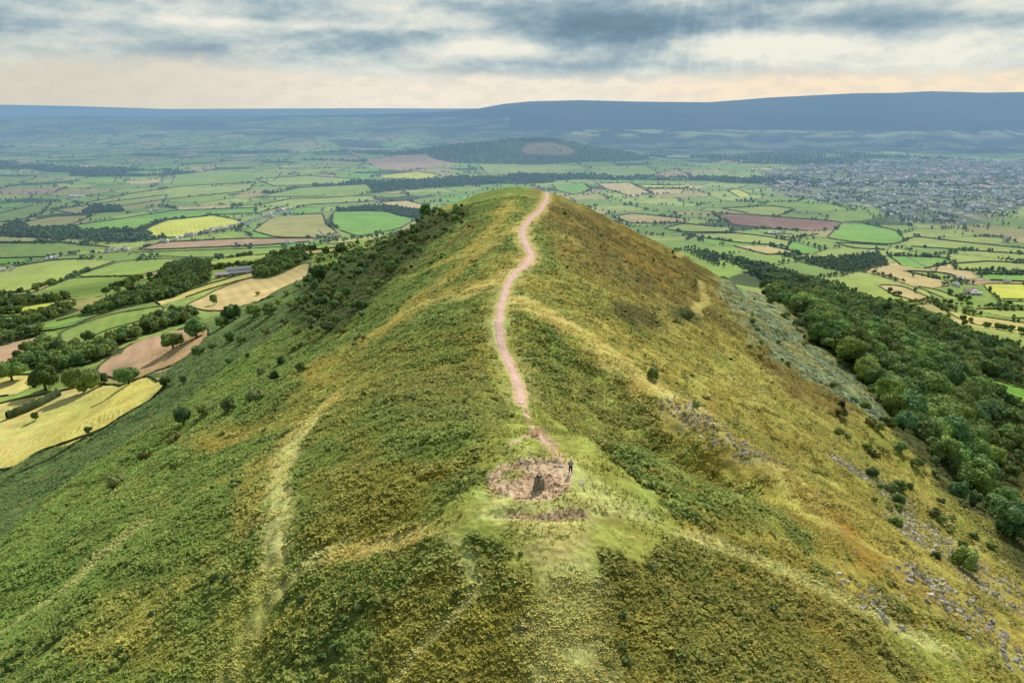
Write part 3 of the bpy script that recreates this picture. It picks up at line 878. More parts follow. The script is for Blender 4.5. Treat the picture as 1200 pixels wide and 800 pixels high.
def crown(seed, Hh, Ww, nleaf, ls, nlobe=14, base=(.06, .09, .028), core=(7, 5), low=.3, mi=0, acc=None, tall=1.0):
    g = np.random.default_rng(seed)
    acc = acc or Acc()
    base = np.array(base) * 2.6
    cz = Hh * (low + (1 - low) / 2); rz = Hh * (1 - low) / 2; rx = Ww / 2
    lobes = []
    for i in range(nlobe):
        th = g.uniform(0, 2 * np.pi); ph = np.arccos(g.uniform(-.75, 1))
        k = g.uniform(.45, .68)
        c = np.array([np.sin(ph) * np.cos(th) * rx * k, np.sin(ph) * np.sin(th) * rx * k, cz + np.cos(ph) * rz * k])
        r = g.uniform(.26, .46) * min(rx, rz * 1.2)
        lobes.append((c, r, g.uniform(.75, 1.25)))
    lobes.append((np.array([0, 0, cz]), .6 * min(rx, rz), .8))
    for i, (c, r, b_) in enumerate(lobes):
        V, Fq = sphere_patch(r * .86, r * .86, r * .8, core[0], core[1], seed + i, .5)
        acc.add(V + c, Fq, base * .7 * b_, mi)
    w = np.array([r * r for _, r, _ in lobes]); w /= w.sum()
    li = g.choice(len(lobes), nleaf, p=w)
    cc = np.array([l[0] for l in lobes])[li]; rad_ = np.array([l[1] for l in lobes])[li]; bb = np.array([l[2] for l in lobes])[li]
    n = g.normal(size=(nleaf, 3)); n[:, 2] = n[:, 2] * .9 + .25; n /= np.linalg.norm(n, axis=1)[:, None]
    p = cc + n * (rad_ * g.uniform(.82, 1.12, nleaf))[:, None]
    nn = n + g.normal(size=(nleaf, 3)) * .55; nn /= np.linalg.norm(nn, axis=1)[:, None]
    a_ = np.cross(nn, g.normal(size=(nleaf, 3))); a_ /= np.linalg.norm(a_, axis=1)[:, None]; b2 = np.cross(nn, a_)
    s_ = ls * g.uniform(.5, 1.15, nleaf)[:, None]
    Q = np.stack([p - a_ * s_, p - b2 * s_ * .6, p + a_ * s_, p + b2 * s_ * .6], 1).reshape(-1, 3)
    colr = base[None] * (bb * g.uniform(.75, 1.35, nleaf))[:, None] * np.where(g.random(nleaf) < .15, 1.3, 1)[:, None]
    acc.add(Q, np.arange(nleaf * 4).reshape(-1, 4), np.repeat(colr, 4, 0), mi)
    return acc


def trunk(acc, seed, Hh, Ww, mi=0, n=6):
    g = np.random.default_rng(seed + 99)
    r = .035 * Hh
    tube(acc, [(0, 0, -1.0), (.1 * g.normal(), .1 * g.normal(), Hh * .2), (.2 * g.normal(), .2 * g.normal(), Hh * .45), (.3 * g.normal(), 0, Hh * .75)], [r * 1.4, r, r * .8, r * .3], (.1, .08, .06), mi, n)
    for i in range(5):
        a_ = g.uniform(0, 6.28); z0 = Hh * g.uniform(.22, .4); L = Ww * .34
        tube(acc, [(0, 0, z0), (L * .5 * math.cos(a_), L * .5 * math.sin(a_), z0 + Hh * .12), (L * math.cos(a_), L * math.sin(a_), z0 + Hh * .22)], [r * .5, r * .35, r * .12], (.1, .08, .06), mi, 5)
    return acc


def br(c, k=1.75): return tuple(k * v for v in c)


BIG = []      # crown, trunk pairs for well seen trees, unit height 10 m
for i in range(6):
    Wd = [11, 9.5, 12.5, 9, 8.5, 10][i]
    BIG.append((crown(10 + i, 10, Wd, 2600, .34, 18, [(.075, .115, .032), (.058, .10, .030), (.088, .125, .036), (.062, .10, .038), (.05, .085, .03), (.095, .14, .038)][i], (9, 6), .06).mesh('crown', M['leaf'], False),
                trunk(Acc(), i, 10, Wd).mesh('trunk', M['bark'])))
MID = []      # single mesh trees, 10 m
for i in range(5):
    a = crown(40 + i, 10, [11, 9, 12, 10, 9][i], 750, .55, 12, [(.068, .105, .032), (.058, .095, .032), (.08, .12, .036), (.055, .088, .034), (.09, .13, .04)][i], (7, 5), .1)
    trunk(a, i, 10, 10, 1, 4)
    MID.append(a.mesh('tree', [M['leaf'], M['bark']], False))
BUSH = []
for i in range(5):
    a = crown(70 + i, 4, [4.6, 4.0, 5.4, 3.6, 5][i], 700, .25, 11, [(.058, .085, .030), (.075, .105, .036), (.10, .105, .04), (.04, .065, .028), (.085, .12, .035)][i], (7, 5), .02)
    tube(a, [(0, 0, -.6), (0, 0, 1.2)], [.14, .09], (.1, .08, .06), 1, 5)
    BUSH.append(a.mesh('bush', [M['leaf'], M['bark']], False))
LOW = []
for i in range(5):
    a = crown(90 + i, 10, [11, 9, 12, 10, 8.5][i], 80, 1.15, 5, [(.068, .105, .032), (.058, .095, .032), (.085, .12, .034), (.05, .082, .034), (.095, .13, .042)][i], (6, 4), .03)
    LOW.append((np.vstack(a.V), np.vstack(a.F), np.vstack(a.c)))
TINY = []
for i in range(4):
    a = crown(120 + i, 10, [12, 11, 14, 12][i], 22, 1.9, 2, [(.06, .095, .034), (.055, .09, .034), (.075, .11, .036), (.05, .08, .034)][i], (5, 4), .0)
    TINY.append((np.vstack(a.V), np.vstack(a.F), np.vstack(a.c)))


def scatter_mesh(name, pts, sizes, temps, mat, seed=1, vary=.3, tints=True, **props):
    g = np.random.default_rng(seed)
    V, Fq, Cc, off = [], [], [], 0
    ti = g.integers(0, len(temps), len(pts))
    for k, (tv, tf, tcx) in enumerate(temps):
        s = np.where(ti == k)[0]
        if not len(s): continue
        th = g.uniform(0, 2 * np.pi, len(s)); sc = np.asarray(sizes)[s] / 10.0
        cx, sx_ = np.cos(th), np.sin(th)
        x_ = (tv[None, :, 0] * cx[:, None] - tv[None, :, 1] * sx_[:, None]) * sc[:, None] + pts[s, 0][:, None]
        y_ = (tv[None, :, 0] * sx_[:, None] + tv[None, :, 1] * cx[:, None]) * sc[:, None] + pts[s, 1][:, None]
        z_ = tv[None, :, 2] * (sc * g.uniform(.85, 1.15, len(s)))[:, None] + pts[s, 2][:, None]
        V.append(np.stack([x_, y_, z_], -1).reshape(-1, 3))
        Fq.append((tf[None] + (np.arange(len(s)) * len(tv))[:, None, None] + off).reshape(-1, tf.shape[1])); off += len(s) * len(tv)
        b_ = g.uniform(1 - vary, 1 + vary, len(s)); h_ = g.uniform(-1, 1, (len(s), 1)) * (.14 if tints else 0)
        tint = np.concatenate([1 + h_ + 0 * h_, 1 + 0 * h_, 1 - h_], 1)
        Cc.append((tcx[None] * b_[:, None, None] * tint[:, None, :]).reshape(-1, 3))
    return obj(name, mesh_np(name, np.vstack(V), np.vstack(Fq), mat, np.vstack(Cc), False), **props)


def put_tree(name, x, y, h, rz, big, label, group=None, cat='tree', wide=1.0, idx=None):
    z = float(zm(x, y))
    k = idx if idx is not None else random.randrange(6 if big else 5)
    sc = (h / 10 * wide * random.uniform(.85, 1.2), h / 10 * wide * random.uniform(.85, 1.2), h / 10)
    if big:
        o = obj(name, None, None, (x, y, z - .05 * h), rz, sc, label=label, category=cat, group=group)
        obj('trunk', BIG[k][1], o); obj('crown', BIG[k][0], o)
    else:
        o = obj(name, MID[k], None, (x, y, z), rz, sc, label=label, category=cat, group=group)
    return o


def px_h(pxh, X, Y, Z):
    """metres for a height seen as pxh pixels"""
    depth = Y * CP - (Z - CAM_H) * SP
    dep = math.atan2(CAM_H - Z, math.hypot(X, Y))
    return pxh / FPX * depth / max(.5, math.cos(dep) ** 1)


# named trees of the near farmland: foot pixel, height in pixels, width factor, crown, words
NAMED = [
    (14, 446, 27, 1.2, 0, 'broad oak at the gateway of the yellow meadow'),
    (54, 457, 36, 1.0, 1, 'tall round oak standing above the yellow meadow'),
    (99, 459, 32, 1.15, 2, 'wide spreading oak casting shade on the yellow meadow'),
    (122, 450, 16, 1.0, 4, 'small dark tree tucked between two spreading oaks'),
    (151, 450, 24, 1.25, 0, 'low domed oak beside the corner of the yellow meadow'),
    (203, 408, 21, 1.3, 5, 'pale green spreading tree alone on the bare pink field'),
    (230, 395, 27, 1.1, 1, 'dark full tree on the tan edge above the pink field'),
    (104, 400, 16, 1.0, 3, 'round tree alone in the green strip field'),
    (42, 492, 12, .9, 4, 'thin small tree alone in the yellow meadow'),
    (104, 507, 9, 1.3, 3, 'low bush on the bank below the yellow meadow'),
    (195, 452, 14, 1.1, 3, 'rounded tree at the top corner of the yellow meadow'),
    (216, 449, 12, 1.0, 4, 'dark tree beside the gap in the bracken bank'),
    (233, 418, 16, 1.1, 4, 'dark holly at the upper edge of the lower bracken'),
    (250, 410, 12, 1.0, 3, 'small dark tree among the hollies on the bracken edge'),
    (270, 401, 15, 1.0, 1, 'compact dark tree on the upper bracken slope'),
    (283, 403, 13, 1.0, 4, 'compact dark tree next to the bracken slope top'),
    (251, 357, 14, .7, 5, 'thin open tree alone in the wheat field'),
    (275, 374, 22, .9, 3, 'tall dark tree of a pair in the wheat field corner'),
    (268, 378, 22, .9, 1, 'green tree of a pair in the wheat field corner'),
    (298, 372, 18, 1.1, 5, 'light green tree below the wheat field'),
    (317, 370, 16, 1.0, 2, 'bushy tree at the lower wheat field edge'),
    (260, 384, 16, 1.1, 4, 'dark tree on the hedge end below the wheat field'),
    (382, 298, 11, 1.1, 1, 'dark round tree by the tan strip behind the wood'),
    (215, 498, 25, .95, 4, 'dark round holly alone on the lower bracken slope'),
    (400, 297, 12, 1.3, 3, 'dark tree where the field meets the hanging wood'),
    (373, 330, 24, 1.0, 4, 'big dark tree closing the end of the wheat field'),
]
_np = UP([q_[:2] for q_ in NAMED])
for (px, py, h, w_, k, lab), p in zip(NAMED, _np):
    pass; z = float(zm(*p))
    put_tree('tree', p[0], p[1], px_h(h, p[0], p[1], z) * .95, random.uniform(0, 6), True, lab, None, 'tree', w_, k)

BUSHES = [(240, 487, 12, 2, 'brown tinged gorse bush beside the sunken bank'), (268, 483, 18, 1, 'green hawthorn bush on the bank of the slope'), (300, 472, 17, 2, 'olive bush on the bank where the slope steepens'),
          (322, 447, 14, 3, 'dark bush high on the sunken bank'), (306, 440, 10, 0, 'small dark bush below the bank top'), (205, 521, 16, 2, 'brown green bush halfway along the bank'),
          (172, 540, 13, 2, 'pale brown bush low on the bank'), (137, 572, 16, 2, 'rusty bush at the lower end of the bank'), (75, 610, 7, 0, 'tiny bush alone in the smooth bracken'),
          (290, 420, 8, 3, 'small holly in the smooth bracken'), (268, 426, 7, 0, 'flat thorn bush in the smooth bracken'), (352, 436, 13, 1, 'thorn bush below the ridge trees'),
          (330, 428, 12, 3, 'dark thorn bush at the edge of the hanging scrub'), (765, 445, 14, 4, 'bright green bush above the scree run'), (815, 478, 9, 4, 'yellow green bush beside the scree'),
          (1128, 668, 26, 4, 'big yellow green bush among the lower scree'), (1030, 505, 12, 1, 'dark thorn at the end of the pale wall'), (985, 488, 11, 2, 'brown thorn on the rusty shoulder'),
          (770, 380, 6, 0, 'low dark bush in the heather hollow'), (806, 375, 13, 0, 'wide dark bush on the heather slope'), (764, 668, 10, 2, 'small brown thorn by the green path'),
          (610, 735, 6, 2, 'small brown tussock bush below the summit'), (610, 650, 5, 2, 'dark tussock bush near the worn ground'), (725, 500, 5, 0, 'tiny dark bush on the shoulder')]
_np = UP([q_[:2] for q_ in BUSHES])
for (px, py, h, k, lab), p in zip(BUSHES, _np):
    z = float(zm(*p)); hh = px_h(h, p[0], p[1], z)
    obj('bush', BUSH[k], None, (p[0], p[1], z - .1), random.uniform(0, 6), hh / 4, label=lab, category='bush')


def grid_in(P, step, seed=0, jit=.4):
    g = np.random.default_rng(seed)
    x0, y0 = P.min(0); x1, y1 = P.max(0)
    gx, gy = np.meshgrid(np.arange(x0, x1, step), np.arange(y0, y1, step))
    gx = gx.ravel() + g.uniform(-jit, jit, gx.size) * step; gy = gy.ravel() + g.uniform(-jit, jit, gy.size) * step
    m = in_poly(gx, gy, P)
    return np.stack([gx[m], gy[m]], 1)


# ---- the wood on the west slope
P = WP['slope']
pts = grid_in(P, 9.6, 5)
cl = poly_sd(pts[:, 0], pts[:, 1], CLEAR); mc = in_poly(pts[:, 0], pts[:, 1], MEADOW_CUT)
dens = fbm(pts[:, 0] / 60, pts[:, 1] / 60, 3)
edge_d = poly_sd(pts[:, 0], pts[:, 1], P)
keep = ((cl < -3) | ((rng.random(len(pts)) < .10) & (cl < 18))) & ~mc & ((dens > -.32) | (rng.random(len(pts)) < .5)) & ((edge_d > 14) | (rng.random(len(pts)) < .55))
fieldhit = np.zeros(len(pts), bool)
for k, Pf in FP: fieldhit |= in_poly(pts[:, 0], pts[:, 1], Pf)
keep &= ~fieldhit
pts = pts[keep]; edge_d = edge_d[keep]
Z = zm(pts[:, 0], pts[:, 1])
vis = visible(pts[:, 0], pts[:, 1], Z + 8)
pts, Z, edge_d = pts[vis], Z[vis], edge_d[vis]
hgt = (9 + 8.5 * sst(5, 60, edge_d)) * rng.uniform(.5, 1.4, len(pts)) * (1 + .45 * fbm(pts[:, 0] / 45, pts[:, 1] / 45, 2, off=4))
print('slope wood', len(pts))
size = hgt / np.hypot(pts[:, 0], pts[:, 1]); order = np.argsort(-size)
n_c = 0
for i in order[:290]:
    small = hgt[i] < 7.5
    put_tree('woodland_tree', pts[i, 0], pts[i, 1], hgt[i], random.uniform(0, 6), True, 'leafy broadleaf tree in the dense wood on the shaded slope', 'trees of the wood on the slope', 'tree', random.uniform(.85, 1.2))
rest = order[290:]
near_r = rest[:900]
LOWB = []
for i in range(4):
    a = crown(150 + i, 10, [11, 9, 12, 10][i], 330, .62, 10, [(.068, .105, .032), (.058, .095, .032), (.092, .13, .036), (.05, .082, .034)][i], (6, 4), .05)
    LOWB.append((np.vstack(a.V), np.vstack(a.F), np.vstack(a.c)))
Z3 = lambda i, dz=0: np.c_[pts[i], Z[i] + dz]
scatter_mesh('woodland', Z3(near_r), hgt[near_r], LOWB, M['leaf_mass'], 3, .35, kind='stuff', label='dense broadleaf woodland covering the shaded slope', category='woodland')
scatter_mesh('woodland', Z3(rest[900:]), hgt[rest[900:]], LOW, M['leaf_mass'], 4, .35, kind='stuff', label='farther part of the broadleaf woodland reaching down to the fields', category='woodland')

# ---- scrub and trees hanging on the left side of the ridge
P = WP['slope_left']
pts = grid_in(P, 8.0, 6); pts = pts[(rng.random(len(pts)) < .4) & (fbm(pts[:, 0] / 35, pts[:, 1] / 35, 2, off=6) > -.25)]
Z = zm(pts[:, 0], pts[:, 1]); vis = visible(pts[:, 0], pts[:, 1], Z + 4); pts, Z = pts[vis], Z[vis]
hgt = rng.uniform(2.6, 6.8, len(pts)); order = np.argsort(-hgt / np.hypot(pts[:, 0], pts[:, 1]))
print('left scrub', len(pts))
for i in order[:260]:
    put_tree('scrub_tree', pts[i, 0], pts[i, 1], hgt[i], random.uniform(0, 6), False, 'bushy thorn tree in the scrub hanging below the ridge', 'thorn trees hanging below the ridge', 'tree', 1.1)
if len(order) > 260:
    i = order[260:]; scatter_mesh('scrub', np.c_[pts[i], Z[i]], hgt[i], LOW, M['leaf_mass'], 5, .3, kind='stuff', label='thorn scrub filling in between the trees below the ridge', category='scrub')

# scattered thorns on both flanks
sc_px = []
g = np.random.default_rng(21)
for (x0, y0, x1, y1, n, h0, h1) in [(300, 345, 430, 420, 26, 5, 9), (380, 300, 560, 330, 14, 3, 5), (660, 250, 850, 400, 34, 2, 4), (880, 340, 1000, 460, 30, 3, 7), (1010, 520, 1140, 620, 26, 6, 13), (960, 470, 1060, 540, 12, 6, 12), (1080, 600, 1190, 690, 8, 6, 12), (700, 400, 900, 520, 10, 3, 6), (470, 250, 560, 280, 14, 3, 5), (430, 280, 500, 350, 10, 3, 6)]:
    for i in range(n): sc_px.append((g.uniform(x0, x1), g.uniform(y0, y1), g.uniform(h0, h1)))
sp = np.array(sc_px); q3 = U(sp[:, 0], sp[:, 1])
okm = np.ones(len(q3), bool)
for i in np.where(okm)[0]:
    x_, y_ = q3[i]
    if y_ > 900 or np.hypot(x_, y_) < 90: continue
    z_ = float(zm(x_, y_)); hh = px_h(sp[i, 2], x_, y_, z_)
    obj('thorn_bush', BUSH[random.randrange(5)], None, (x_, y_, z_ - .15), random.uniform(0, 6), (hh / 4 * 1.15, hh / 4 * 1.15, hh / 4), label='small round thorn bush scattered on the open hillside', category='bush', group='thorn bushes on the open hillside')

# ---- copses in the fields
cop, coph = [], []
for k, P in WP.items():
    if k.startswith('slope'): continue
    p_ = grid_in(P, 9.5 if k in ('copse_c', 'copse_d') else 11.5, 8)
    cop.append(p_); coph.append(rng.uniform(8, 14, len(p_)) * (1 if P[:, 1].mean() < 1500 else 1.1))
cop = np.vstack(cop); coph = np.concatenate(coph); Z = zm(cop[:, 0], cop[:, 1]); vis = visible(cop[:, 0], cop[:, 1], Z + 12); cop, coph, Z = cop[vis], coph[vis], Z[vis]
print('copse trees', len(cop))
order = np.argsort(-coph / np.hypot(cop[:, 0], cop[:, 1]))
for i in order[:280]:
    put_tree('copse_tree', cop[i, 0], cop[i, 1], coph[i], random.uniform(0, 6), False, 'dark leafy tree in one of the copses between the fields', 'trees of the copses between the fields', 'tree', 1.05)
if len(order) > 280:
    i = order[280:]; scatter_mesh('woodland', np.c_[cop[i], Z[i]], coph[i], LOW, M['leaf_mass'], 6, .25, kind='stuff', label='belts of woodland between the farther fields', category='woodland')

# ---- hedgerow trees and woods over the plain
N_ = 420000
yy = np.exp(rng.uniform(math.log(750), math.log(8000), N_)); xx = rng.uniform(-.92, .92, N_) * yy
zz_ = zm(xx, yy); Hh_ = CAM_H - zz_
okf = (Hh_ > 270)
xx, yy = xx[okf], yy[okf]
cid, ed = mosaic(xx, yy)
trc = np.zeros(len(xx), bool); ted = np.full(len(xx), 999.)
for k, P in FP:
    x0, y0 = P.min(0) - 20; x1, y1 = P.max(0) + 20
    s = np.where((xx > x0) & (xx < x1) & (yy > y0) & (yy < y1))[0]
    if not len(s): continue
    dd = poly_sd(xx[s], yy[s], P); trc[s] |= dd > 5; ted[s] = np.minimum(ted[s], np.abs(dd))
wd = fbm(xx / 1500, yy / 800, 4, off=5) + .12 * sst(3500, 9000, yy)
clump = fbm(xx / 140, yy / 140, 3, off=13)
line = ((ed < 4) & ~trc & (clump > -.02)) | ((ted < 4) & (clump > .08))
wood = (wd > .2 + .16 * (1 - sst(2500, 4200, yy))) & ~trc & (rng.random(len(xx)) < .55)
hillw = (np.exp(-((xx - 200) / 800) ** 2 - ((yy - 5500) / 520) ** 2) > .33) & (np.hypot((xx - 260) / 190, (yy - 5260) / 110) > 1.1)
intown = poly_sd(xx, yy, TOWN) > 0
k = (line & (rng.random(len(xx)) < .8)) | wood | (hillw & (rng.random(len(xx)) < .6)) | (intown & (rng.random(len(xx)) < .16) & (clump > .0)) | (~trc & (rng.random(len(xx)) < .0012))
inslope = in_poly(xx, yy, WP['slope']) | in_poly(xx, yy, WP['slope_left'])
k &= ~inslope & (yy < 7000)
xx, yy, wood = xx[k], yy[k], wood[k]
Z = zm(xx, yy); vis = visible(xx, yy, Z + 8); xx, yy, Z, wood = xx[vis], yy[vis], Z[vis], wood[vis]
hgt = rng.uniform(6, 13, len(xx)) * np.where(wood, 1.25, 1.0)
print('plain trees', len(xx))
# thin where crowded
order = np.argsort(-hgt / np.hypot(xx, yy))
taken = {}; sel = []
for i in order:
    key = (int(xx[i] // 8), int(yy[i] // 8))
    if key in taken: continue
    taken[key] = 1; sel.append(i)
sel = np.array(sel)
print('plain trees thinned', len(sel))
for i in sel[:290]:
    put_tree('hedgerow_tree', xx[i], yy[i], hgt[i], random.uniform(0, 6), False, 'round hedgerow tree standing among the fields of the plain', 'hedgerow trees of the plain', 'tree', 1.1)
i = sel[290:14000]
scatter_mesh('treeline', np.c_[xx[i], yy[i], Z[i]], hgt[i] * 1.05, TINY, M['leaf_mass'], 7, .25, kind='stuff', label='far hedgerow trees and woods strung across the plain', category='trees')


# ---- hedges along the traced fields
def hedge(name, P, w, h, label, group, step=5.0):
    P = resample(P, step); T = np.gradient(P, axis=0); T /= np.linalg.norm(T, axis=1)[:, None] + 1e-9
    Nn = np.stack([-T[:, 1], T[:, 0]], 1); s_ = np.arange(len(P)) * 1.0
    prof = [(-.5, -.5), (-.55, .5), (-.3, .95), (.05, 1.05), (.35, .9), (.55, .45), (.5, -.5)]
    V = []
    zg = zm(P[:, 0], P[:, 1])
    for j, (u_, v_) in enumerate(prof):
        jj = 1 + .5 * perlin(s_ / 1.7 + j * 5, s_ * 0 + j)
        hh = h * v_ * (1 + .55 * perlin(s_ / 2.3 + j, s_ * 0 + 4)) if v_ > 0 else h * v_ + 0 * s_
        p = P + Nn * (u_ * w * jj)[:, None]
        V.append(np.c_[p, zg + hh])
    V = np.stack(V, 1); k = len(prof)
    I = np.arange(len(P) * k).reshape(-1, k)
    Fq = np.stack([I[:-1, :-1], I[:-1, 1:], I[1:, 1:], I[1:, :-1]], -1).reshape(-1, 4)
    V = V.reshape(-1, 3)
    c = np.array((.05, .078, .03)) * (1 + .5 * perlin(V[:, 0] / 3, V[:, 1] / 3))[:, None]
    obj(name, mesh_np(name, V, Fq, M['hedge'], c, True), label=label, category='hedge', group=group)


for k, P in FP:
    n = len(P); d0 = math.hypot(*P.mean(0))
    if d0 > 4300: continue
    L = [np.hypot(*(P[(i + 1) % n] - P[i])) for i in range(n)]
    i0 = int(np.argmin(L))
    Q = np.vstack([P[(i0 + 1 + j) % n] for j in range(n)])
    # leave the frame's edge side open: only the parts in view
    hedge('hedge', Q, 1.5 if d0 < 1000 else 2.0 if d0 < 2000 else 3.4, 1.1 if d0 < 1000 else 1.7 if d0 < 2000 else 2.8, 'dark hedge bounding a field of the plain', 'field hedges of the plain')
hedge('hedge', UP([(0, 566), (60, 538), (120, 503), (160, 480), (190, 458), (212, 436), (232, 424)]), 1.6, 1.1, 'overgrown hedge bank dividing yellow meadow from bracken', None, 2.0)
hedge('hedge', UP([(0, 494), (30, 484), (60, 468), (75, 460)]), 5, 5.5, 'tall dark hedge below the spreading oaks', None, 3.0)


# ------------------------------------------------------------------ HOUSES
def house_mesh(seed, L, Wd, h, wallc, roofc, chim=True):
    a = Acc(); rise = Wd * .38
    box(a, 0, 0, -2, L, Wd, h + 2, wallc, 0)
    o_ = .35
    V = np.array([[-L / 2 - o_, -Wd / 2 - o_, h - .1], [L / 2 + o_, -Wd / 2 - o_, h - .1], [L / 2 + o_, 0, h + rise], [-L / 2 - o_, 0, h + rise], [L / 2 + o_, Wd / 2 + o_, h - .1], [-L / 2 - o_, Wd / 2 + o_, h - .1]])
    a.add(np.vstack([V, V - [0, 0, .2]]), [[0, 1, 2, 3], [3, 2, 4, 5], [7, 6, 9, 8], [8, 9, 11, 10], [0, 6, 7, 1], [5, 4, 10, 11], [0, 3, 9, 6], [3, 5, 11, 9], [1, 7, 8, 2], [2, 8, 10, 4]], roofc, 1)
    for s_ in (-1, 1):      # gables
        x_ = s_ * L / 2
        a.add([[x_, -Wd / 2, h], [x_, Wd / 2, h], [x_, 0, h + rise - .2], [x_, 0, h + rise - .2]], [[0, 1, 2, 3]], wallc, 0)
    if chim: box(a, L * .32, 0, h + rise * .5, .9, .9, rise * .5 + 1.2, (.3, .2, .16), 0)
    n = max(2, int(L / 3.2))
    for s_ in (-1, 1):
        for i in range(n):
            for zf in ((1.0, 3.7) if h > 4.5 else (1.2,)):
                box(a, -L / 2 + (i + .5) * L / n, s_ * (Wd / 2 + .01), zf, 1.1, .06, 1.2, (.03, .035, .04), 0)
    return a.mesh('house', [M['wall'], M['roof']], False)


SL = (.34, .34, .36); RD = (.62, .44, .38); GR = (.68, .66, .64)
HM = [house_mesh(1, 11, 7.5, 5.2, (.85, .84, .80), GR), house_mesh(2, 9, 7, 5, (.88, .86, .82), SL), house_mesh(3, 13, 8, 5.2, (.72, .60, .52), SL),
      house_mesh(4, 16, 8, 5.2, (.80, .76, .70), GR), house_mesh(5, 10, 7.5, 5, (.82, .8, .76), GR), house_mesh(6, 22, 9, 6, (.8, .72, .64), RD)]
VILL = [(207, 281), (212, 279), (196, 284), (190, 283), (222, 277), (229, 276), (236, 273), (243, 273), (248, 270), (254, 270), (259, 268), (264, 268), (270, 266), (275, 266), (282, 263), (287, 263), (293, 259), (299, 258), (305, 256), (311, 254), (317, 252), (322, 251),
        (327, 248), (331, 247), (334, 250), (338, 246), (340, 249), (345, 245), (330, 251), (320, 255), (126, 295), (133, 293), (140, 294), (146, 292), (150, 294), (55, 305), (60, 304), (66, 303), (342, 286), (337, 286), (15, 316), (2, 318), (370, 280), (385, 278), (395, 278),
        (345, 203), (430, 236), (437, 236), (442, 237), (176, 248), (184, 247), (87, 232), (82, 234), (60, 197), (268, 197), (1126, 329), (1120, 335), (1142, 344), (1136, 343), (1180, 331), (1017, 296), (1023, 297), (907, 274), (918, 274), (925, 275), (912, 276), (780, 222), (936, 249), (945, 250), (1180, 280), (1178, 283), (560, 200), (570, 203)]
_np = UP(VILL)
for (px, py), p in zip(VILL, _np):
    pass
    big = 1.25
    obj('farmhouse' if py > 300 or px > 700 else 'village_house', HM[random.choice([0, 1, 4, 4, 0, 3, 5])], None, (p[0], p[1], float(zm(*p)) + .1), random.uniform(-.7, .7) + random.choice([0, 1.57]), big,
        label='farmhouse or barn with pale walls set among the fields' if py > 300 or px > 700 else 'small pale house in the string of cottages along the lane', category='house',
        group='farm buildings among the fields' if py > 300 or px > 700 else 'cottages along the village lane')


def shed(px, py, L, Wd, h, wc, rc, rz, label, name='barn'):
    p = U(px, py)[0]
    o = obj(name, None, None, (p[0], p[1], float(zm(*p))), rz, label=label, category='barn')
    a = Acc(); box(a, 0, 0, -3, L, Wd, h + 3, wc, 0)
    for s_ in (-1, 1): a.add([[s_ * L / 2, -Wd / 2, h], [s_ * L / 2, Wd / 2, h], [s_ * L / 2, 0, h + Wd * .16]], [[0, 1, 2]], wc, 0) if False else None
    for i in range(int(L / 9)): box(a, -L / 2 + 6 + i * 9, -Wd / 2 - .03, 0, 4.2, .1, h * .7, tuple(c * .35 for c in wc), 0)
    obj('wall', a.mesh('wall', M['wall'], False), o)
    r = Acc(); ri = Wd * .18
    V = np.array([[-L / 2 - .5, -Wd / 2 - .5, h], [L / 2 + .5, -Wd / 2 - .5, h], [L / 2 + .5, 0, h + ri], [-L / 2 - .5, 0, h + ri], [L / 2 + .5, Wd / 2 + .5, h], [-L / 2 - .5, Wd / 2 + .5, h]])
    r.add(V, [[0, 1, 2, 3], [3, 2, 4, 5], [1, 4, 2, 2], [0, 3, 3, 5]][:2], rc, 0)
    r.add([V[1], V[4], V[2], V[2] - [0, 0, .01]], [[0, 1, 2, 3]], wc, 0); r.add([V[5], V[0], V[3], V[3] - [0, 0, .01]], [[0, 1, 2, 3]], wc, 0)
    obj('roof', r.mesh('roof', M['roof'], False), o)


shed(288, 317, 62, 16, 5, (.45, .45, .48), (.30, .32, .37), .42, 'long grey barn at the farmyard beside the wheat field')
shed(284, 321, 40, 12, 4, (.4, .4, .42), (.26, .28, .33), .42, 'shorter grey barn in front of the long farmyard barn')
shed(263, 324, 26, 14, 5, (.5, .42, .38), (.5, .46, .45), .3, 'pale roofed barn at the edge of the farmyard')
shed(90, 231, 60, 26, 7, (.7, .7, .7), (.78, .78, .78), .1, 'white roofed barn standing beyond the low copse')
shed(795, 185.5, 170, 34, 12, (.8, .82, .84), (.75, .8, .84), -.05, 'very long white warehouse on the far plain', 'warehouse')
shed(905, 274, 34, 14, 5, (.7, .68, .66), (.72, .7, .68), .1, 'white barn beside the ploughed purple field')
shed(1124, 327, 26, 12, 6, (.7, .68, .64), (.5, .52, .56), .3, 'grey roofed barn on the lane by the bright green field')
shed(1143, 345, 24, 12, 5, (.66, .6, .55), (.6, .62, .66), -.2, 'pale barn among the trees of the lower farm')
shed(1163, 204, 60, 30, 10, (.75, .77, .8), (.6, .62, .66), .1, 'big pale works building beyond the town', 'warehouse')
shed(1140, 187, 60, 24, 12, (.8, .8, .82), (.7, .72, .74), .1, 'white block standing beyond the far edge of the town', 'warehouse')

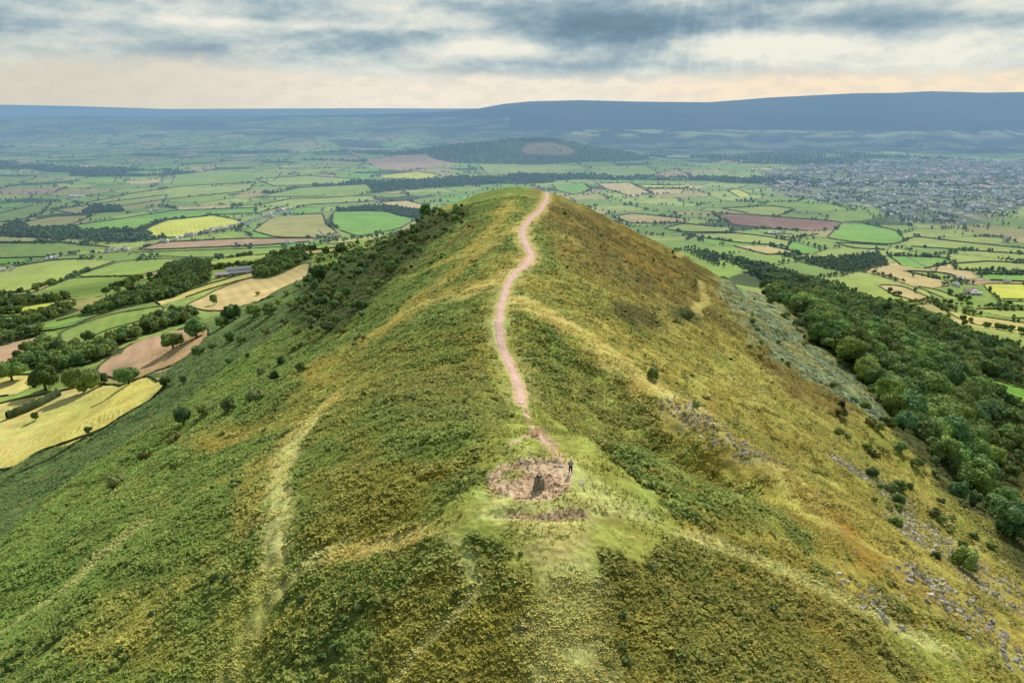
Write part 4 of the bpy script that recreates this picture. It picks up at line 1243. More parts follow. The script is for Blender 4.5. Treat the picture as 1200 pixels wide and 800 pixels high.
# the town
g = np.random.default_rng(31)
Nt = 13000
tx = g.uniform(TOWN[:, 0].min(), TOWN[:, 0].max(), Nt); ty = g.uniform(TOWN[:, 1].min(), TOWN[:, 1].max(), Nt)
td = poly_sd(tx, ty, TOWN) + 90 * perlin(tx / 300, ty / 300)
nn = fbm(tx / 180, ty / 130, 3, off=9)
st_ = 1 - np.abs(perlin(tx / 95, ty / 75)) * 3
k = (td > 0) & (nn + .25 * (g.random(Nt) - .5) > .05) & ((st_ > .2) | (g.random(Nt) < .12)) & (fbm(tx / 420, ty / 300, 2, off=3) > -.22)
tx, ty = tx[k], ty[k]; Z = zm(tx, ty); vis = visible(tx, ty, Z + 5); tx, ty, Z = tx[vis], ty[vis], Z[vis]
o_ = np.argsort(ty); tx, ty, Z = tx[o_], ty[o_], Z[o_]
print('town houses', len(tx))
for i in range(min(290, len(tx))):
    ang = R(20) * round(float(perlin(tx[i] / 350, ty[i] / 350)) * 4) + random.choice([0, 1.57])
    obj('town_house', HM[random.choice([0, 1, 2, 3, 4, 0, 4, 4])], None, (tx[i], ty[i], Z[i]), ang, random.uniform(1.2, 1.9), label='small house in the town spread below the mountain', category='house', group='houses of the town below the mountain')
tm = []
for hm in HM:
    v = np.zeros(len(hm.vertices) * 3, np.float32); hm.vertices.foreach_get('co', v)
    f = np.zeros(len(hm.loops), np.int32); hm.loops.foreach_get('vertex_index', f)
    c = np.zeros(len(hm.vertices) * 4, np.float32); hm.attributes['Col'].data.foreach_get('color', c)
    nbx = 8 + 12 + 8
    f = f.reshape(-1, 4); fk = f[f.max(1) < 28]
    tm.append((v.reshape(-1, 3)[:28] * 10, fk, c.reshape(-1, 4)[:28, :3]))
i = np.arange(290, len(tx))
scatter_mesh('town_houses', np.c_[tx[i], ty[i], Z[i]], rng.uniform(1.3, 2.3, len(i)), tm, M['wall'], 9, .25, False, kind='stuff', label='mass of small houses filling the farther town', category='houses')


# ------------------------------------------------------------------ ROCKS
def rock_t(seed, k=5):
    V, Fq = sphere_patch(1, .8, .6, 7, 5, seed, 1.1)
    return V, Fq


g = np.random.default_rng(5)
RT = [(lambda vf: (vf[0] * 10, vf[1], np.tile([[.36, .34, .30]], (len(vf[0]), 1)) * (1 + .3 * g.random((len(vf[0]), 1)))))(rock_t(i)) for i in range(6)]
rp, rs = [], []
for s_, n in zip(SCREE, (170, 420, 460, 320, 220, 40)):
    P = UP(s_)
    L = np.r_[0, np.cumsum(np.hypot(*np.diff(P, axis=0).T))]
    tt = g.uniform(0, L[-1], n)
    tt = tt[fbm(tt / 5, tt * 0 + n, 2) > -.25]
    px_, py_ = np.interp(tt, L, P[:, 0]), np.interp(tt, L, P[:, 1])
    w = 2.4
    rp.append(np.c_[px_ + g.normal(size=len(tt)) * w, py_ + g.normal(size=len(tt)) * w]); rs.append(.22 + .38 * g.random(len(tt)) ** 2.2)
rp = np.vstack(rp); rs = np.concatenate(rs)
scatter_mesh('scree', np.c_[rp, detail_z(rp[:, 0], rp[:, 1]) + .05], rs, RT, M['rock'], 8, .35, False, kind='stuff', label='grey tumbled scree of broken sandstone on the steep flank', category='scree')
# rubble round the summit hollow
rp = []
for P, n, w in ((RIM, 70, .35), (RIM2, 30, .3), (RIM3, 40, .6), (RIM4, 30, .4), (UP([(590, 575), (620, 580), (655, 572)]), 60, 1.0), (UP([(640, 560), (660, 565)]), 30, .8)):
    Lk = np.r_[0, np.cumsum(np.hypot(*np.diff(P, axis=0).T))]; tt = g.uniform(0, Lk[-1], n)
    rp.append(np.c_[np.interp(tt, Lk, P[:, 0]) + g.normal(size=n) * w, np.interp(tt, Lk, P[:, 1]) + g.normal(size=n) * w])
rp = np.vstack(rp)
RT2 = [(v, f, np.tile([[.42, .30, .235]], (len(v), 1))) for v, f, c in RT]
scatter_mesh('rubble', np.c_[rp, detail_z(rp[:, 0], rp[:, 1]) - .02], .08 + .2 * g.random(len(rp)) ** 2, RT2, M['rock'], 9, .35, False, kind='stuff', label='loose pinkish rubble round the worn summit hollow', category='rubble')
BLD = [(680, 567, .55, 'dark flat boulder on the grass beside the summit hollow'), (700, 542, .3, 'pale stone in the grass above the person standing'), (686, 562, .3, 'small stone next to the dark flat boulder'),
       (612, 541, .5, 'dark rock on the far rim of the summit hollow'), (621, 540, .45, 'mossy rock beside the gap in the hollow rim'), (652, 541, .45, 'broken ledge rock on the far rim of the hollow'), (657, 546, .4, 'slanting ledge rock above the pink ground'),
       (649, 569, .3, 'small brown rock just beside the pillar'), (958, 579, .7, 'grey boulder alone under the spur edge'), (730, 407, .8, 'dark block at the top of the spur'), (1056, 700, .8, 'largest grey block near the end of the path'),
       (867, 530, .6, 'dark block at the foot of the upper scree'), (903, 541, .7, 'last block of the upper scree run')]
for i, (px, py, s_, lab) in enumerate(BLD):
    p = U(px, py)[0]; v, f, c = RT[i % 6]
    obj('boulder', mesh_np('boulder', v / 10, f, M['rock'], c, False), None, (p[0], p[1], float(detail_z(*p)[0]) - .02), random.uniform(0, 6), (s_ * .8, s_ * .8, s_ * .42), label=lab, category='boulder')

# pale dry stone wall along the clearing
def wall_run(pts_, label):
    P = resample(UP(pts_), 1.0); z = detail_z(P[:, 0], P[:, 1])
    T = np.gradient(P, axis=0); T /= np.linalg.norm(T, axis=1)[:, None]; Nn = np.stack([-T[:, 1], T[:, 0]], 1)
    V = []
    for j, (u_, v_) in enumerate([(-.4, -.3), (-.3, .9), (0, 1.1), (.3, .9), (.4, -.3)]):
        V.append(np.c_[P + Nn * u_ * 1.0, z + v_ * (1 + .25 * perlin(np.arange(len(P)) / 1.5 + j * 3, np.zeros(len(P)))) * .9])
    V = np.stack(V, 1); I = np.arange(V.shape[0] * 5).reshape(-1, 5)
    Fq = np.stack([I[:-1, :-1], I[:-1, 1:], I[1:, 1:], I[1:, :-1]], -1).reshape(-1, 4)
    obj('stone_wall', mesh_np('stone_wall', V.reshape(-1, 3), Fq, M['rock'], np.full((V.shape[0] * 5, 3), .36), True), label=label, category='wall')
wall_run([(996, 472), (1015, 480), (1034, 489), (1046, 497)], 'pale tumbled stone wall at the lower corner of the clearing')


# ------------------------------------------------------------------ GROUND COVER
g = np.random.default_rng(77)
nC_ = 560000
r_ = np.exp(g.uniform(math.log(42), math.log(560), nC_)); a_ = np.radians(g.uniform(-43, 43, nC_))
bx_, by_ = r_ * np.sin(a_), r_ * np.cos(a_)
bk = lookup(bfull, bx_, by_)[:, 0]; cc = lookup(col, bx_, by_)
zz2 = detail_z(bx_, by_)
vis = visible(bx_, by_, zz2 + .8)
pat = fbm(bx_ / 3, by_ / 3, 3, off=2)
pth = UP(RIDP); pd = pl_dist(bx_, by_, pth); near_path = pd < np.interp(by_, [85, 200, 500], [1.5, 2.4, 3.0])
k = vis & ~near_path & (bk > .25) & (g.random(nC_) < (bk * 1.1 - .1) * np.where(pat > -.1, 1, .45))
X_, Y_, Z_, C_, B_ = bx_[k], by_[k], zz2[k], cc[k], bk[k]
n = len(X_); print('bracken clumps', n)
nf = 5
sz = .235 * (1 + r_[k] / 420) * g.uniform(.6, 1.3, n) * np.clip(1 + 1.5 * fbm(X_ / 6, Y_ / 6, 2, off=71), .55, 1.9)
th = (np.arange(nf)[None] * 2 * np.pi / nf + g.uniform(0, 6.28, (n, 1)) + g.uniform(-.4, .4, (n, nf)))
L = sz[:, None] * g.uniform(.7, 1.3, (n, nf)); wd_ = L * .38
cx, sx_ = np.cos(th), np.sin(th)
base_z = Z_[:, None] + .22 * sz[:, None] / .34
def P3(along, side, up): return np.stack([X_[:, None] + cx * along - sx_ * side, Y_[:, None] + sx_ * along + cx * side, base_z + up], -1)
up1 = L * g.uniform(.05, .42, (n, nf)); up2 = L * g.uniform(-.35, .35, (n, nf))
Q = np.stack([P3(0 * L, 0 * L, 0 * L), P3(L * .55, wd_, up1), P3(L * 1.15, 0 * L, up2), P3(L * .55, -wd_, up1)], 2).reshape(-1, 3)
cb = C_[:, None, :] * g.uniform(1.0, 1.5, (n, nf, 1)) * np.where(g.random((n, nf, 1)) < .08, np.array([1.25, 1.12, .95]), 1.0)
cq = np.repeat(cb.reshape(-1, 3), 4, 0)
obj('bracken', mesh_np('bracken', Q, np.arange(len(Q)).reshape(-1, 4), M['frond'], np.clip(cq, 0, .8), False), kind='stuff', label='knee high bracken and heather covering the hill', category='bracken')

# low shrubs breaking up the bracken
r2 = np.exp(g.uniform(math.log(45), math.log(420), 16000)); a2 = np.radians(g.uniform(-43, 43, 16000))
sx2_, sy2_ = r2 * np.sin(a2), r2 * np.cos(a2)
m2 = fbm(sx2_ / 13, sy2_ / 11, 3, off=81)
sz2 = detail_z(sx2_, sy2_)
k2 = visible(sx2_, sy2_, sz2 + 1) & (lookup(bfull, sx2_, sy2_)[:, 0] > .6) & (m2 + .15 * g.random(16000) > .30)
k2 &= (g.random(16000) < np.where(sx2_ < 0, .5, .25))
print('low shrubs', k2.sum())
hs = g.uniform(.6, 1.5, k2.sum())
LB = [(v * [1, 1, .7], f, c * np.array([[.85, .85, .7]])) for v, f, c in LOW]
scatter_mesh('undergrowth', np.c_[sx2_[k2], sy2_[k2], sz2[k2] - .1], hs, LB, M['leaf_mass'], 12, .35, kind='stuff', label='low bilberry and bramble patches among the bracken', category='undergrowth')
nG = 330000
r_ = np.exp(g.uniform(math.log(42), math.log(300), nG)); a_ = np.radians(g.uniform(-43, 43, nG))
bx_, by_ = r_ * np.sin(a_), r_ * np.cos(a_)
bk = lookup(bfull, bx_, by_)[:, 0]; cc = lookup(col, bx_, by_)
pinkish = cc[:, 0] / (cc[:, 1] + 1e-6) > 1.42
zz2 = detail_z(bx_, by_); vis = visible(bx_, by_, zz2 + .5)
long_ = sst(.03, .35, fbm(bx_ / 7, by_ / 7, 3, off=31) + .25)
plate = np.hypot((bx_ - 3) / 20, (by_ - 66) / 13) < 1
k = vis & (pl_dist(bx_, by_, pth) > np.interp(by_, [85, 200, 500], [1.3, 2.2, 2.8])) & (bk < .6) & ~pinkish & (g.random(nG) < .25 + .75 * long_) & ~(plate & (g.random(nG) < .8))
X_, Y_, Z_, C_ = bx_[k], by_[k], zz2[k], cc[k]; n = len(X_); print('tufts', n); nf = 4
hgt = (.09 + .17 * g.random(n) * long_[k]) * (1 + r_[k] / 300)
th = g.uniform(0, 6.28, (n, nf)); lean = g.uniform(.9, 2.2, (n, nf)) * hgt[:, None]; w_ = hgt[:, None] * .3
cx, sx_ = np.cos(th), np.sin(th)
def P4(al, si, up): return np.stack([X_[:, None] + cx * al - sx_ * si, Y_[:, None] + sx_ * al + cx * si, Z_[:, None] - .03 + up], -1)
hh = hgt[:, None] * g.uniform(.7, 1.2, (n, nf))
Q = np.stack([P4(0 * lean, -w_, 0 * lean), P4(0 * lean, w_, 0 * lean), P4(lean, w_ * .3, hh), P4(lean, -w_ * .3, hh)], 2).reshape(-1, 3)
cb = C_[:, None, :] * g.uniform(1.05, 1.7, (n, nf, 1)) * np.where(g.random((n, nf, 1)) < .3, np.array([1.3, 1.15, .9]), 1.0)
obj('grass', mesh_np('grass', Q, np.arange(len(Q)).reshape(-1, 4), M['blade'], np.clip(np.repeat(cb.reshape(-1, 3), 4, 0), 0, .8), False), kind='stuff', label='tussocky hill grass over the open slopes', category='grass')


# ------------------------------------------------------------------ SUMMIT PILLAR, PEOPLE, SHEEP, BENCH
def skin(name, joints, edges, mat, parent, sub=1):
    me = bpy.data.meshes.new(name)
    me.from_pydata([j[:3] for j in joints], edges, [])
    o = bpy.data.objects.new(name, me); C.objects.link(o); o.parent = parent
    md = o.modifiers.new('skin', 'SKIN')
    for i, j in enumerate(joints):
        rx_, ry_ = (j[3], j[4]) if len(j) > 4 else (j[3], j[3])
        me.skin_vertices[0].data[i].radius = (rx_, ry_)
    me.skin_vertices[0].data[0].use_root = True
    if sub: o.modifiers.new('sub', 'SUBSURF').levels = sub; o.modifiers['sub'].render_levels = sub
    me.materials.append(mat)
    return o


def chain(js, parts):
    """joints and edges out of named polylines that share points"""
    idx, J, E = {}, [], []
    for poly in parts:
        prev = None
        for kx in poly:
            if kx not in idx: idx[kx] = len(J); J.append(js[kx])
            if prev is not None: E.append((idx[prev], idx[kx]))
            prev = kx
    return J, E


def person(loc, rz, label, J, top, legs, hat=None, top_mat='blue_top', leg_mat='dark_cloth'):
    o = obj('person', None, None, loc, rz, 1.0, label=label, category='person')
    js = dict(J)
    for s_ in 'LR':       # five fingers and a thumb set into each palm
        hx, hy, hz = js['hand' + s_][:3]; dx_, dy_, dz_ = js['dir' + s_]
        for k_, f in enumerate((-.03, -.01, .01, .03)):
            js['f%s%d' % (s_, k_)] = (hx + dx_ * .05 + f * (1 - abs(dx_)), hy + dy_ * .05, hz + dz_ * .05 + f * abs(dx_), .009)
            js['g%s%d' % (s_, k_)] = (hx + dx_ * .10 + f * (1 - abs(dx_)), hy + dy_ * .10 - .02, hz + dz_ * .10 + f * abs(dx_), .008)
        js['t%s' % s_] = (hx + (.04 if s_ == 'L' else -.04), hy + dy_ * .03, hz + dz_ * .03, .010)
    parts = [['pelvis', 'waist', 'chest', 'neck', 'jaw', 'head', 'skull'], ['jaw', 'nose']]
    for s_ in 'LR':
        parts += [['pelvis', 'hip' + s_, 'knee' + s_, 'ankle' + s_, 'toe' + s_], ['chest', 'sh' + s_, 'el' + s_, 'wr' + s_, 'hand' + s_]]
        parts += [['hand' + s_, 'f%s%d' % (s_, k_), 'g%s%d' % (s_, k_)] for k_ in range(4)] + [['hand' + s_, 't' + s_]]
    Jb, E = chain(js, parts)
    skin('body', Jb, E, M['skin'], o, 2)
    gr = lambda kx, f, add=.012: (*js[kx][:3], js[kx][3] * f + add)
    tj = {kx: gr(kx, 1.06) for kx in ('waist', 'chest', 'shL', 'shR', 'elL', 'elR', 'wrL', 'wrR')}
    tj['pelvis'] = gr('pelvis', 1.04)
    tj['wrL'] = (*tj['wrL'][:3], .042); tj['wrR'] = (*tj['wrR'][:3], .042)
    Jt, Et = chain(tj, [['pelvis', 'waist', 'chest'], ['chest', 'shL', 'elL', 'wrL'], ['chest', 'shR', 'elR', 'wrR']])
    skin('jacket', Jt, Et, M[top_mat], o, 2)
    lj = {kx: gr(kx, 1.08, .015) for kx in ('pelvis', 'hipL', 'hipR', 'kneeL', 'kneeR', 'ankleL', 'ankleR')}
    Jl, El = chain(lj, [['pelvis', 'hipL', 'kneeL', 'ankleL'], ['pelvis', 'hipR', 'kneeR', 'ankleR']])
    skin('trousers', Jl, El, M[leg_mat], o, 2)
    for s_ in 'LR':
        a1, t1 = js['ankle' + s_], js['toe' + s_]
        skin('boot', [(*a1[:3], .052), (a1[0], a1[1] + .02, a1[2] - .05, .05), (*t1[:3], .04)], [(0, 1), (1, 2)], M['boot'], o, 1)
    sk = js['skull']; hd_ = js['head']
    skin('hair' if hat is None else 'cap', [(sk[0], sk[1] + .015, sk[2] - .03, .098), (sk[0], sk[1] + .01, sk[2] + .025, .07)], [(0, 1)], M['hair'] if hat is None else M[hat], o, 2)
    if hat is not None:
        skin('hair', [(hd_[0], hd_[1] + .05, hd_[2] + .02, .08), (hd_[0], hd_[1] + .055, hd_[2] - .06, .055)], [(0, 1)], M['hair'], o, 1)
    for s_ in (-1, 1):
        a = Acc(); V, Fq = sphere_patch(.012, .008, .012, 6, 5, 1, 0); a.add(V + [hd_[0] + s_ * .032, hd_[1] - .088, hd_[2] + .01], Fq, (.05, .05, .05)); obj('eye', a.mesh('eye', M['dark_cloth']), o)
    a = Acc(); V, Fq = sphere_patch(.026, .006, .008, 6, 5, 1, 0); a.add(V + [hd_[0], hd_[1] - .086, hd_[2] - .065], Fq, (.05, .05, .05)); obj('mouth', a.mesh('mouth', M['pink_top']), o)
    return o


# standing, facing the camera, both hands raised to the chest
ST = dict(pelvis=(0, 0, .95, .13), waist=(0, 0, 1.12, .125), chest=(0, 0, 1.34, .145), neck=(0, -.01, 1.49, .055), jaw=(0, -.02, 1.56, .07), head=(0, -.01, 1.63, .09), skull=(0, 0, 1.69, .082), nose=(0, -.10, 1.60, .014),
          hipL=(.10, 0, .90, .10), kneeL=(.13, -.02, .50, .065), ankleL=(.15, .02, .09, .042), toeL=(.17, -.14, .035, .032), hipR=(-.10, 0, .90, .10), kneeR=(-.13, -.02, .50, .065), ankleR=(-.15, .02, .09, .042), toeR=(-.17, -.14, .035, .032),
          shL=(.20, 0, 1.40, .062), elL=(.30, -.08, 1.16, .046), wrL=(.13, -.30, 1.32, .032), handL=(.07, -.34, 1.37, .036), dirL=(-.5, -.2, .5),
          shR=(-.20, 0, 1.40, .062), elR=(-.30, -.08, 1.16, .046), wrR=(-.13, -.30, 1.32, .032), handR=(-.07, -.34, 1.37, .036), dirR=(.5, -.2, .5))
p = U(668.5, 554.5)[0]
person((p[0], p[1], float(detail_z(*p)[0]) + .02), 0.03, 'person standing in a grey blue jacket and dark trousers, hands raised', ST, None, None)

# pillar
p = U(632, 573)[0]; pz = float(detail_z(*p)[0])
pil = obj('trig_pillar', None, None, (p[0], p[1] + .3, pz), .35, label='squat weathered survey pillar on the pink summit ground', category='survey pillar')
bpy_bm = Acc()
zs = np.array([-.3, 0, .12, .45, .8, 1.17, 1.22]); hw_ = np.array([.58, .56, .53, .50, .48, .46, .42])
V = []
for z_, w_ in zip(zs, hw_):
    for k_ in range(24):
        t_ = 2 * math.pi * k_ / 24; q_ = (abs(math.cos(t_)) ** 5 + abs(math.sin(t_)) ** 5) ** (-1 / 5)
        jn = 1 + .05 * float(perlin(k_ * .9, z_ * 4 + 3))
        V.append((w_ * q_ * math.cos(t_) * jn, w_ * q_ * math.sin(t_) * jn, z_))
n_ = 24
Fq = [[i * n_ + k_, i * n_ + (k_ + 1) % n_, (i + 1) * n_ + (k_ + 1) % n_, (i + 1) * n_ + k_] for i in range(len(zs) - 1) for k_ in range(n_)]
bpy_bm.add(V, Fq, (.3, .27, .2))
top = V[-n_:]
a = bpy_bm
a.add([(0, 0, 1.225)] + [(x_, y_, 1.22) for x_, y_, _ in top], [[0, 1 + k_, 1 + (k_ + 1) % n_, 1 + (k_ + 2) % n_] for k_ in range(0, n_, 2)], (.3, .27, .2))
obj('shaft', a.mesh('shaft', M['concrete'], False), pil)
a = Acc(); box(a, 0, -.475, .9, .18, .02, .1, (.5, .5, .5)); box(a, 0, 0, 1.222, .3, .3, .02, (.5, .5, .5)); obj('plate', a.mesh('plate', M['plate'], False), pil)
for k_ in range(4):
    a = Acc(); v, f, c = RT[k_]; a.add(v / 10 * .3, f, (.3, .24, .18)); obj('foot_stone', a.mesh('foot_stone', M['rock'], False), pil, (.55 * math.cos(k_ * 1.6 + .5), .55 * math.sin(k_ * 1.6 + .5), .03))
# sitting on the far side of its top, turned away
SI = dict(pelvis=(0, 0, .10, .13), waist=(0, .01, .27, .12), chest=(0, .0, .46, .14), neck=(0, -.02, .61, .052), jaw=(0, -.03, .68, .066), head=(0, -.03, .75, .088), skull=(0, -.02, .81, .08), nose=(0, -.12, .72, .014),
          hipL=(.10, -.06, .08, .095), kneeL=(.14, -.46, .08, .062), ankleL=(.15, -.50, -.36, .040), toeL=(.16, -.64, -.42, .032), hipR=(-.10, -.06, .08, .095), kneeR=(-.14, -.46, .10, .062), ankleR=(-.15, -.50, -.34, .040), toeR=(-.16, -.64, -.40, .032),
          shL=(.185, 0, .52, .058), elL=(.24, -.10, .29, .043), wrL=(.16, -.32, .20, .03), handL=(.15, -.39, .18, .034), dirL=(0, -.8, -.2),
          shR=(-.185, 0, .52, .058), elR=(-.24, -.10, .29, .043), wrR=(-.16, -.32, .20, .03), handR=(-.15, -.39, .18, .034), dirR=(0, -.8, -.2))
person((p[0] + .02, p[1] + .34, pz + 1.24), math.pi + .25, 'person in pale pink top and cream cap sitting on the pillar', SI, None, None, 'cap', 'pink_top', 'dark_cloth')

# sheep
def sheep_mesh(seed, lying):
    o = bpy.data.objects.new('tmp', bpy.data.meshes.new('tmp')); C.objects.link(o)
    hz_ = .35 if lying else .62
    J = [(0, .1, hz_, .25), (0, -.25, hz_ + .02, .24), (0, .42, hz_ - .02, .22), (0, -.52, hz_ + .16, .12), (0, -.68, hz_ + .24, .085), (0, -.84, hz_ + .17, .055), (0, .62, hz_ + .05, .05), (0, .70, hz_ - .12, .035)]
    E = [(0, 1), (0, 2), (1, 3), (3, 4), (4, 5), (2, 6), (6, 7)]
    for sx2 in (-1, 1):
        for yy2, r0 in ((-.28, .06), (.38, .07)):
            b0 = len(J)
            if lying: J += [(sx2 * .17, yy2, .18, r0), (sx2 * .22, yy2 - .2, .06, .04)]; E += [(1 if yy2 < 0 else 2, b0), (b0, b0 + 1)]
            else:
                bend = -.04 if yy2 < 0 else .07
                J += [(sx2 * .13, yy2, .42, r0), (sx2 * .13, yy2 + bend, .24, .034), (sx2 * .13, yy2, .03, .028)]; E += [(1 if yy2 < 0 else 2, b0), (b0, b0 + 1), (b0 + 1, b0 + 2)]
        b0 = len(J); J += [(sx2 * .13, -.64, hz_ + .27, .022)]; E += [(4, b0)]
    me = o.data; me.from_pydata([j[:3] for j in J], E, [])
    o.modifiers.new('s', 'SKIN')
    for i, j in enumerate(J): me.skin_vertices[0].data[i].radius = (j[3], j[3])
    me.skin_vertices[0].data[0].use_root = True
    sm = o.modifiers.new('d', 'SUBSURF'); sm.levels = 2; sm.render_levels = 2
    dg = bpy.context.evaluated_depsgraph_get()
    m2 = bpy.data.meshes.new_from_object(o.evaluated_get(dg)); m2.name = 'sheep'
    bpy.data.objects.remove(o)
    m2.materials.clear(); m2.materials.append(M['fleece'])
    return m2


M['fleece'] = mat_simple('fleece', (.68, .62, .52), 14.0, .15)
SM = [sheep_mesh(0, False), sheep_mesh(1, True)]
for i, (px, py) in enumerate([(868, 453), (892, 457), (880, 485), (860, 444), (893, 461), (830, 467), (884, 470)]):
    p = U(px, py)[0]
    obj('sheep', SM[(i + 1) % 3 > 0], None, (p[0], p[1], float(detail_z(*p)[0]) + .12), random.uniform(0, 6), .9, label='white sheep grazing or resting on the open hillside', category='sheep', group='sheep on the hillside')

# bench beside the ridge path
p = U(624, 262)[0]
bn = obj('bench', None, None, (p[0], p[1], float(detail_z(*p)[0]) + .05), 1.4, 1.3, label='dark wooden bench beside the path on the ridge', category='bench')
a = Acc(); box(a, 0, 0, .44, 2.2, .45, .06, (0, 0, 0)); obj('seat', a.mesh('seat', M['wood'], False), bn)
a = Acc(); box(a, 0, .22, .55, 2.2, .05, .32, (0, 0, 0)); obj('backrest', a.mesh('backrest', M['wood'], False), bn)
for s_ in (-.9, .9):
    a = Acc(); box(a, s_, 0, -.2, .1, .42, .64, (0, 0, 0)); obj('leg', a.mesh('leg', M['wood'], False), bn)

# ------------------------------------------------------------------ LIGHT, SKY, HAZE
W = bpy.data.worlds.new("World"); bpy.context.scene.world = W; W.use_nodes = True
nt = W.node_tree; nt.nodes.clear(); t = NT(nt)
dirv = t.n('ShaderNodeTexCoord').outputs['Generated']
sx = t.n('ShaderNodeSeparateXYZ', _0=dirv)
dx, dy, dz = sx.outputs
azn = t.m('MULTIPLY', t.m('ARCTAN2', dx, dy), 57.2958)
eln = t.m('MULTIPLY', t.m('ARCSINE', dz), 57.2958)


def sky_px(px, py):
    a, b, c = ray(px, py)
    return math.degrees(math.atan2(a, b)), math.degrees(math.atan2(c, math.hypot(a, b)))


cv = t.n('ShaderNodeCombineXYZ', _0=t.m('MULTIPLY', azn, .11), _1=t.m('MULTIPLY', eln, .36), _2=0.0).outputs[0]
cv2 = t.n('ShaderNodeCombineXYZ', _0=t.m('MULTIPLY', azn, .5), _1=t.m('MULTIPLY', eln, 1.25), _2=3.0).outputs[0]
nb = t.noise(cv, 1.0, 5, .5, .25); nf = t.noise(cv2, 1.1, 6, .58, .1)
b = t.m('ADD', t.m('MULTIPLY', t.m('SUBTRACT', nb, .5), 1.25), t.m('MULTIPLY', t.m('SUBTRACT', nf, .5), .55))
b = t.m('ADD', b, .65)


def blob(b, px, py, rx, ry, amp):
    a0, e0 = sky_px(px, py); k = .066
    u = t.m('DIVIDE', t.m('SUBTRACT', azn, a0), rx * k); v = t.m('DIVIDE', t.m('SUBTRACT', eln, e0), ry * k)
    r2 = t.m('ADD', t.m('MULTIPLY', u, u), t.m('MULTIPLY', v, v))
    return t.m('ADD', b, t.m('MULTIPLY', t.m('EXPONENT', t.m('MULTIPLY', r2, -1.0)), amp))


for a in [(760, 22, 190, 17, -.42), (640, 40, 120, 14, -.28), (120, 32, 260, 12, -.12), (250, 50, 250, 8, -.06), (700, 78, 110, 12, -.18), (1150, 15, 120, 12, -.25), (940, 35, 60, 10, -.1),
          (500, 22, 60, 10, .32), (565, 50, 60, 14, .40), (540, 62, 60, 10, .2), (350, 30, 190, 5, .22), (1000, 62, 190, 20, .30), (860, 55, 60, 12, .3), (1190, 5, 60, 8, .3), (640, 22, 30, 12, .15), (940, 10, 80, 8, .15), (60, 10, 120, 8, .1)]:
    b = blob(b, *a)
# faint shafts of light fanning down from the gap in the cloud
a0, e0 = sky_px(860, -260)
ang = t.m('ARCTAN2', t.m('SUBTRACT', azn, a0), t.m('SUBTRACT', e0, eln))
shaft = t.noise(t.n('ShaderNodeCombineXYZ', _0=t.m('MULTIPLY', ang, 14.0), _1=0.0, _2=0.0).outputs[0], 1.0, 3, .5)
near_ = t.m('EXPONENT', t.m('MULTIPLY', t.m('MULTIPLY', ang, ang), -7.0))
b = t.m('ADD', b, t.m('MULTIPLY', t.m('MULTIPLY', t.ss(shaft, .42, .66), near_), .10))
ramp = nt.nodes.new('ShaderNodeValToRGB'); nt.links.new(b, ramp.inputs[0])
stops = [(0.0, lin(112, 137, 154)), (.25, lin(122, 149, 167)), (.5, lin(160, 181, 190)), (.72, lin(205, 214, 210)), (.95, lin(240, 238, 224))]
e = ramp.color_ramp.elements
e[0].position, e[0].color = stops[0][0], (*stops[0][1], 1)
e[1].position, e[1].color = stops[-1][0], (*stops[-1][1], 1)
for p, c in stops[1:-1]:
    q_ = e.new(p); q_.color = (*c, 1)
cloud = ramp.outputs[0]
# warm band along the horizon
edge = t.m('ADD', eln, t.m('MULTIPLY', t.m('SUBTRACT', nb, .5), 2.0))
edge = t.m('SUBTRACT', edge, t.m('MULTIPLY', t.ss(azn, 0, -30), .9))
edge = t.m('ADD', edge, t.m('MULTIPLY', t.ss(azn, 5, 25), -.1))
wm = t.ss(t.m('ADD', edge, t.m('MULTIPLY', t.m('SUBTRACT', nf, .5), 1.6)), 2.25, 1.0)
warm = t.mix(t.ss(azn, -32, -5), lin(222, 217, 202), lin(244, 234, 217))
warm = t.mix(t.ss(azn, 5, 20), warm, lin(250, 232, 205))
warm = t.mix(t.m('MULTIPLY', t.ss(nf, .42, .62), .28), warm, lin(205, 205, 197))
target = t.mix(wm, cloud, warm)
target = t.mix(t.m('MULTIPLY', t.ss(eln, 5, 1.0), t.m('MULTIPLY', t.ss(azn, -12, -34), .35)), target, lin(205, 200, 182))
# brighter than seen, by what the haze in front of it takes away
HAZE_L = (.225, .39, .56); SIG = .000165; HY0, HY1, HTOP = 1500.0, 14000.0, 660.0
el_r = t.m('MAXIMUM', dz, .0005)
dyr = t.m('MAXIMUM', dy, .05)
pl_ = t.m('MAXIMUM', t.m('SUBTRACT', t.m('MINIMUM', t.m('DIVIDE', HTOP - CAM_H, el_r), t.m('DIVIDE', HY1, dyr)), t.m('DIVIDE', HY0, dyr)), 0.0)
pl_ = t.m('MULTIPLY', t.m('MINIMUM', pl_, 18500.0), t.ss(dy, .1, .5))
T_ = t.m('EXPONENT', t.m('MULTIPLY', pl_, -SIG))
Tc = t.n('ShaderNodeCombineXYZ', _0=T_, _1=T_, _2=T_).outputs[0]
hz = t.n('ShaderNodeVectorMath', ('operation', 'SCALE'), _0=HAZE_L, _3=t.m('SUBTRACT', 1.0, T_)).outputs[0]
comp = t.n('ShaderNodeVectorMath', ('operation', 'DIVIDE'), _0=t.n('ShaderNodeVectorMath', ('operation', 'SUBTRACT'), _0=target, _1=hz).outputs[0], _1=Tc).outputs[0]
comp = t.n('ShaderNodeVectorMath', ('operation', 'MAXIMUM'), _0=comp, _1=(.02, .02, .02)).outputs[0]
comp = t.n('ShaderNodeVectorMath', ('operation', 'MINIMUM'), _0=comp, _1=(9.0, 9.0, 9.0)).outputs[0]
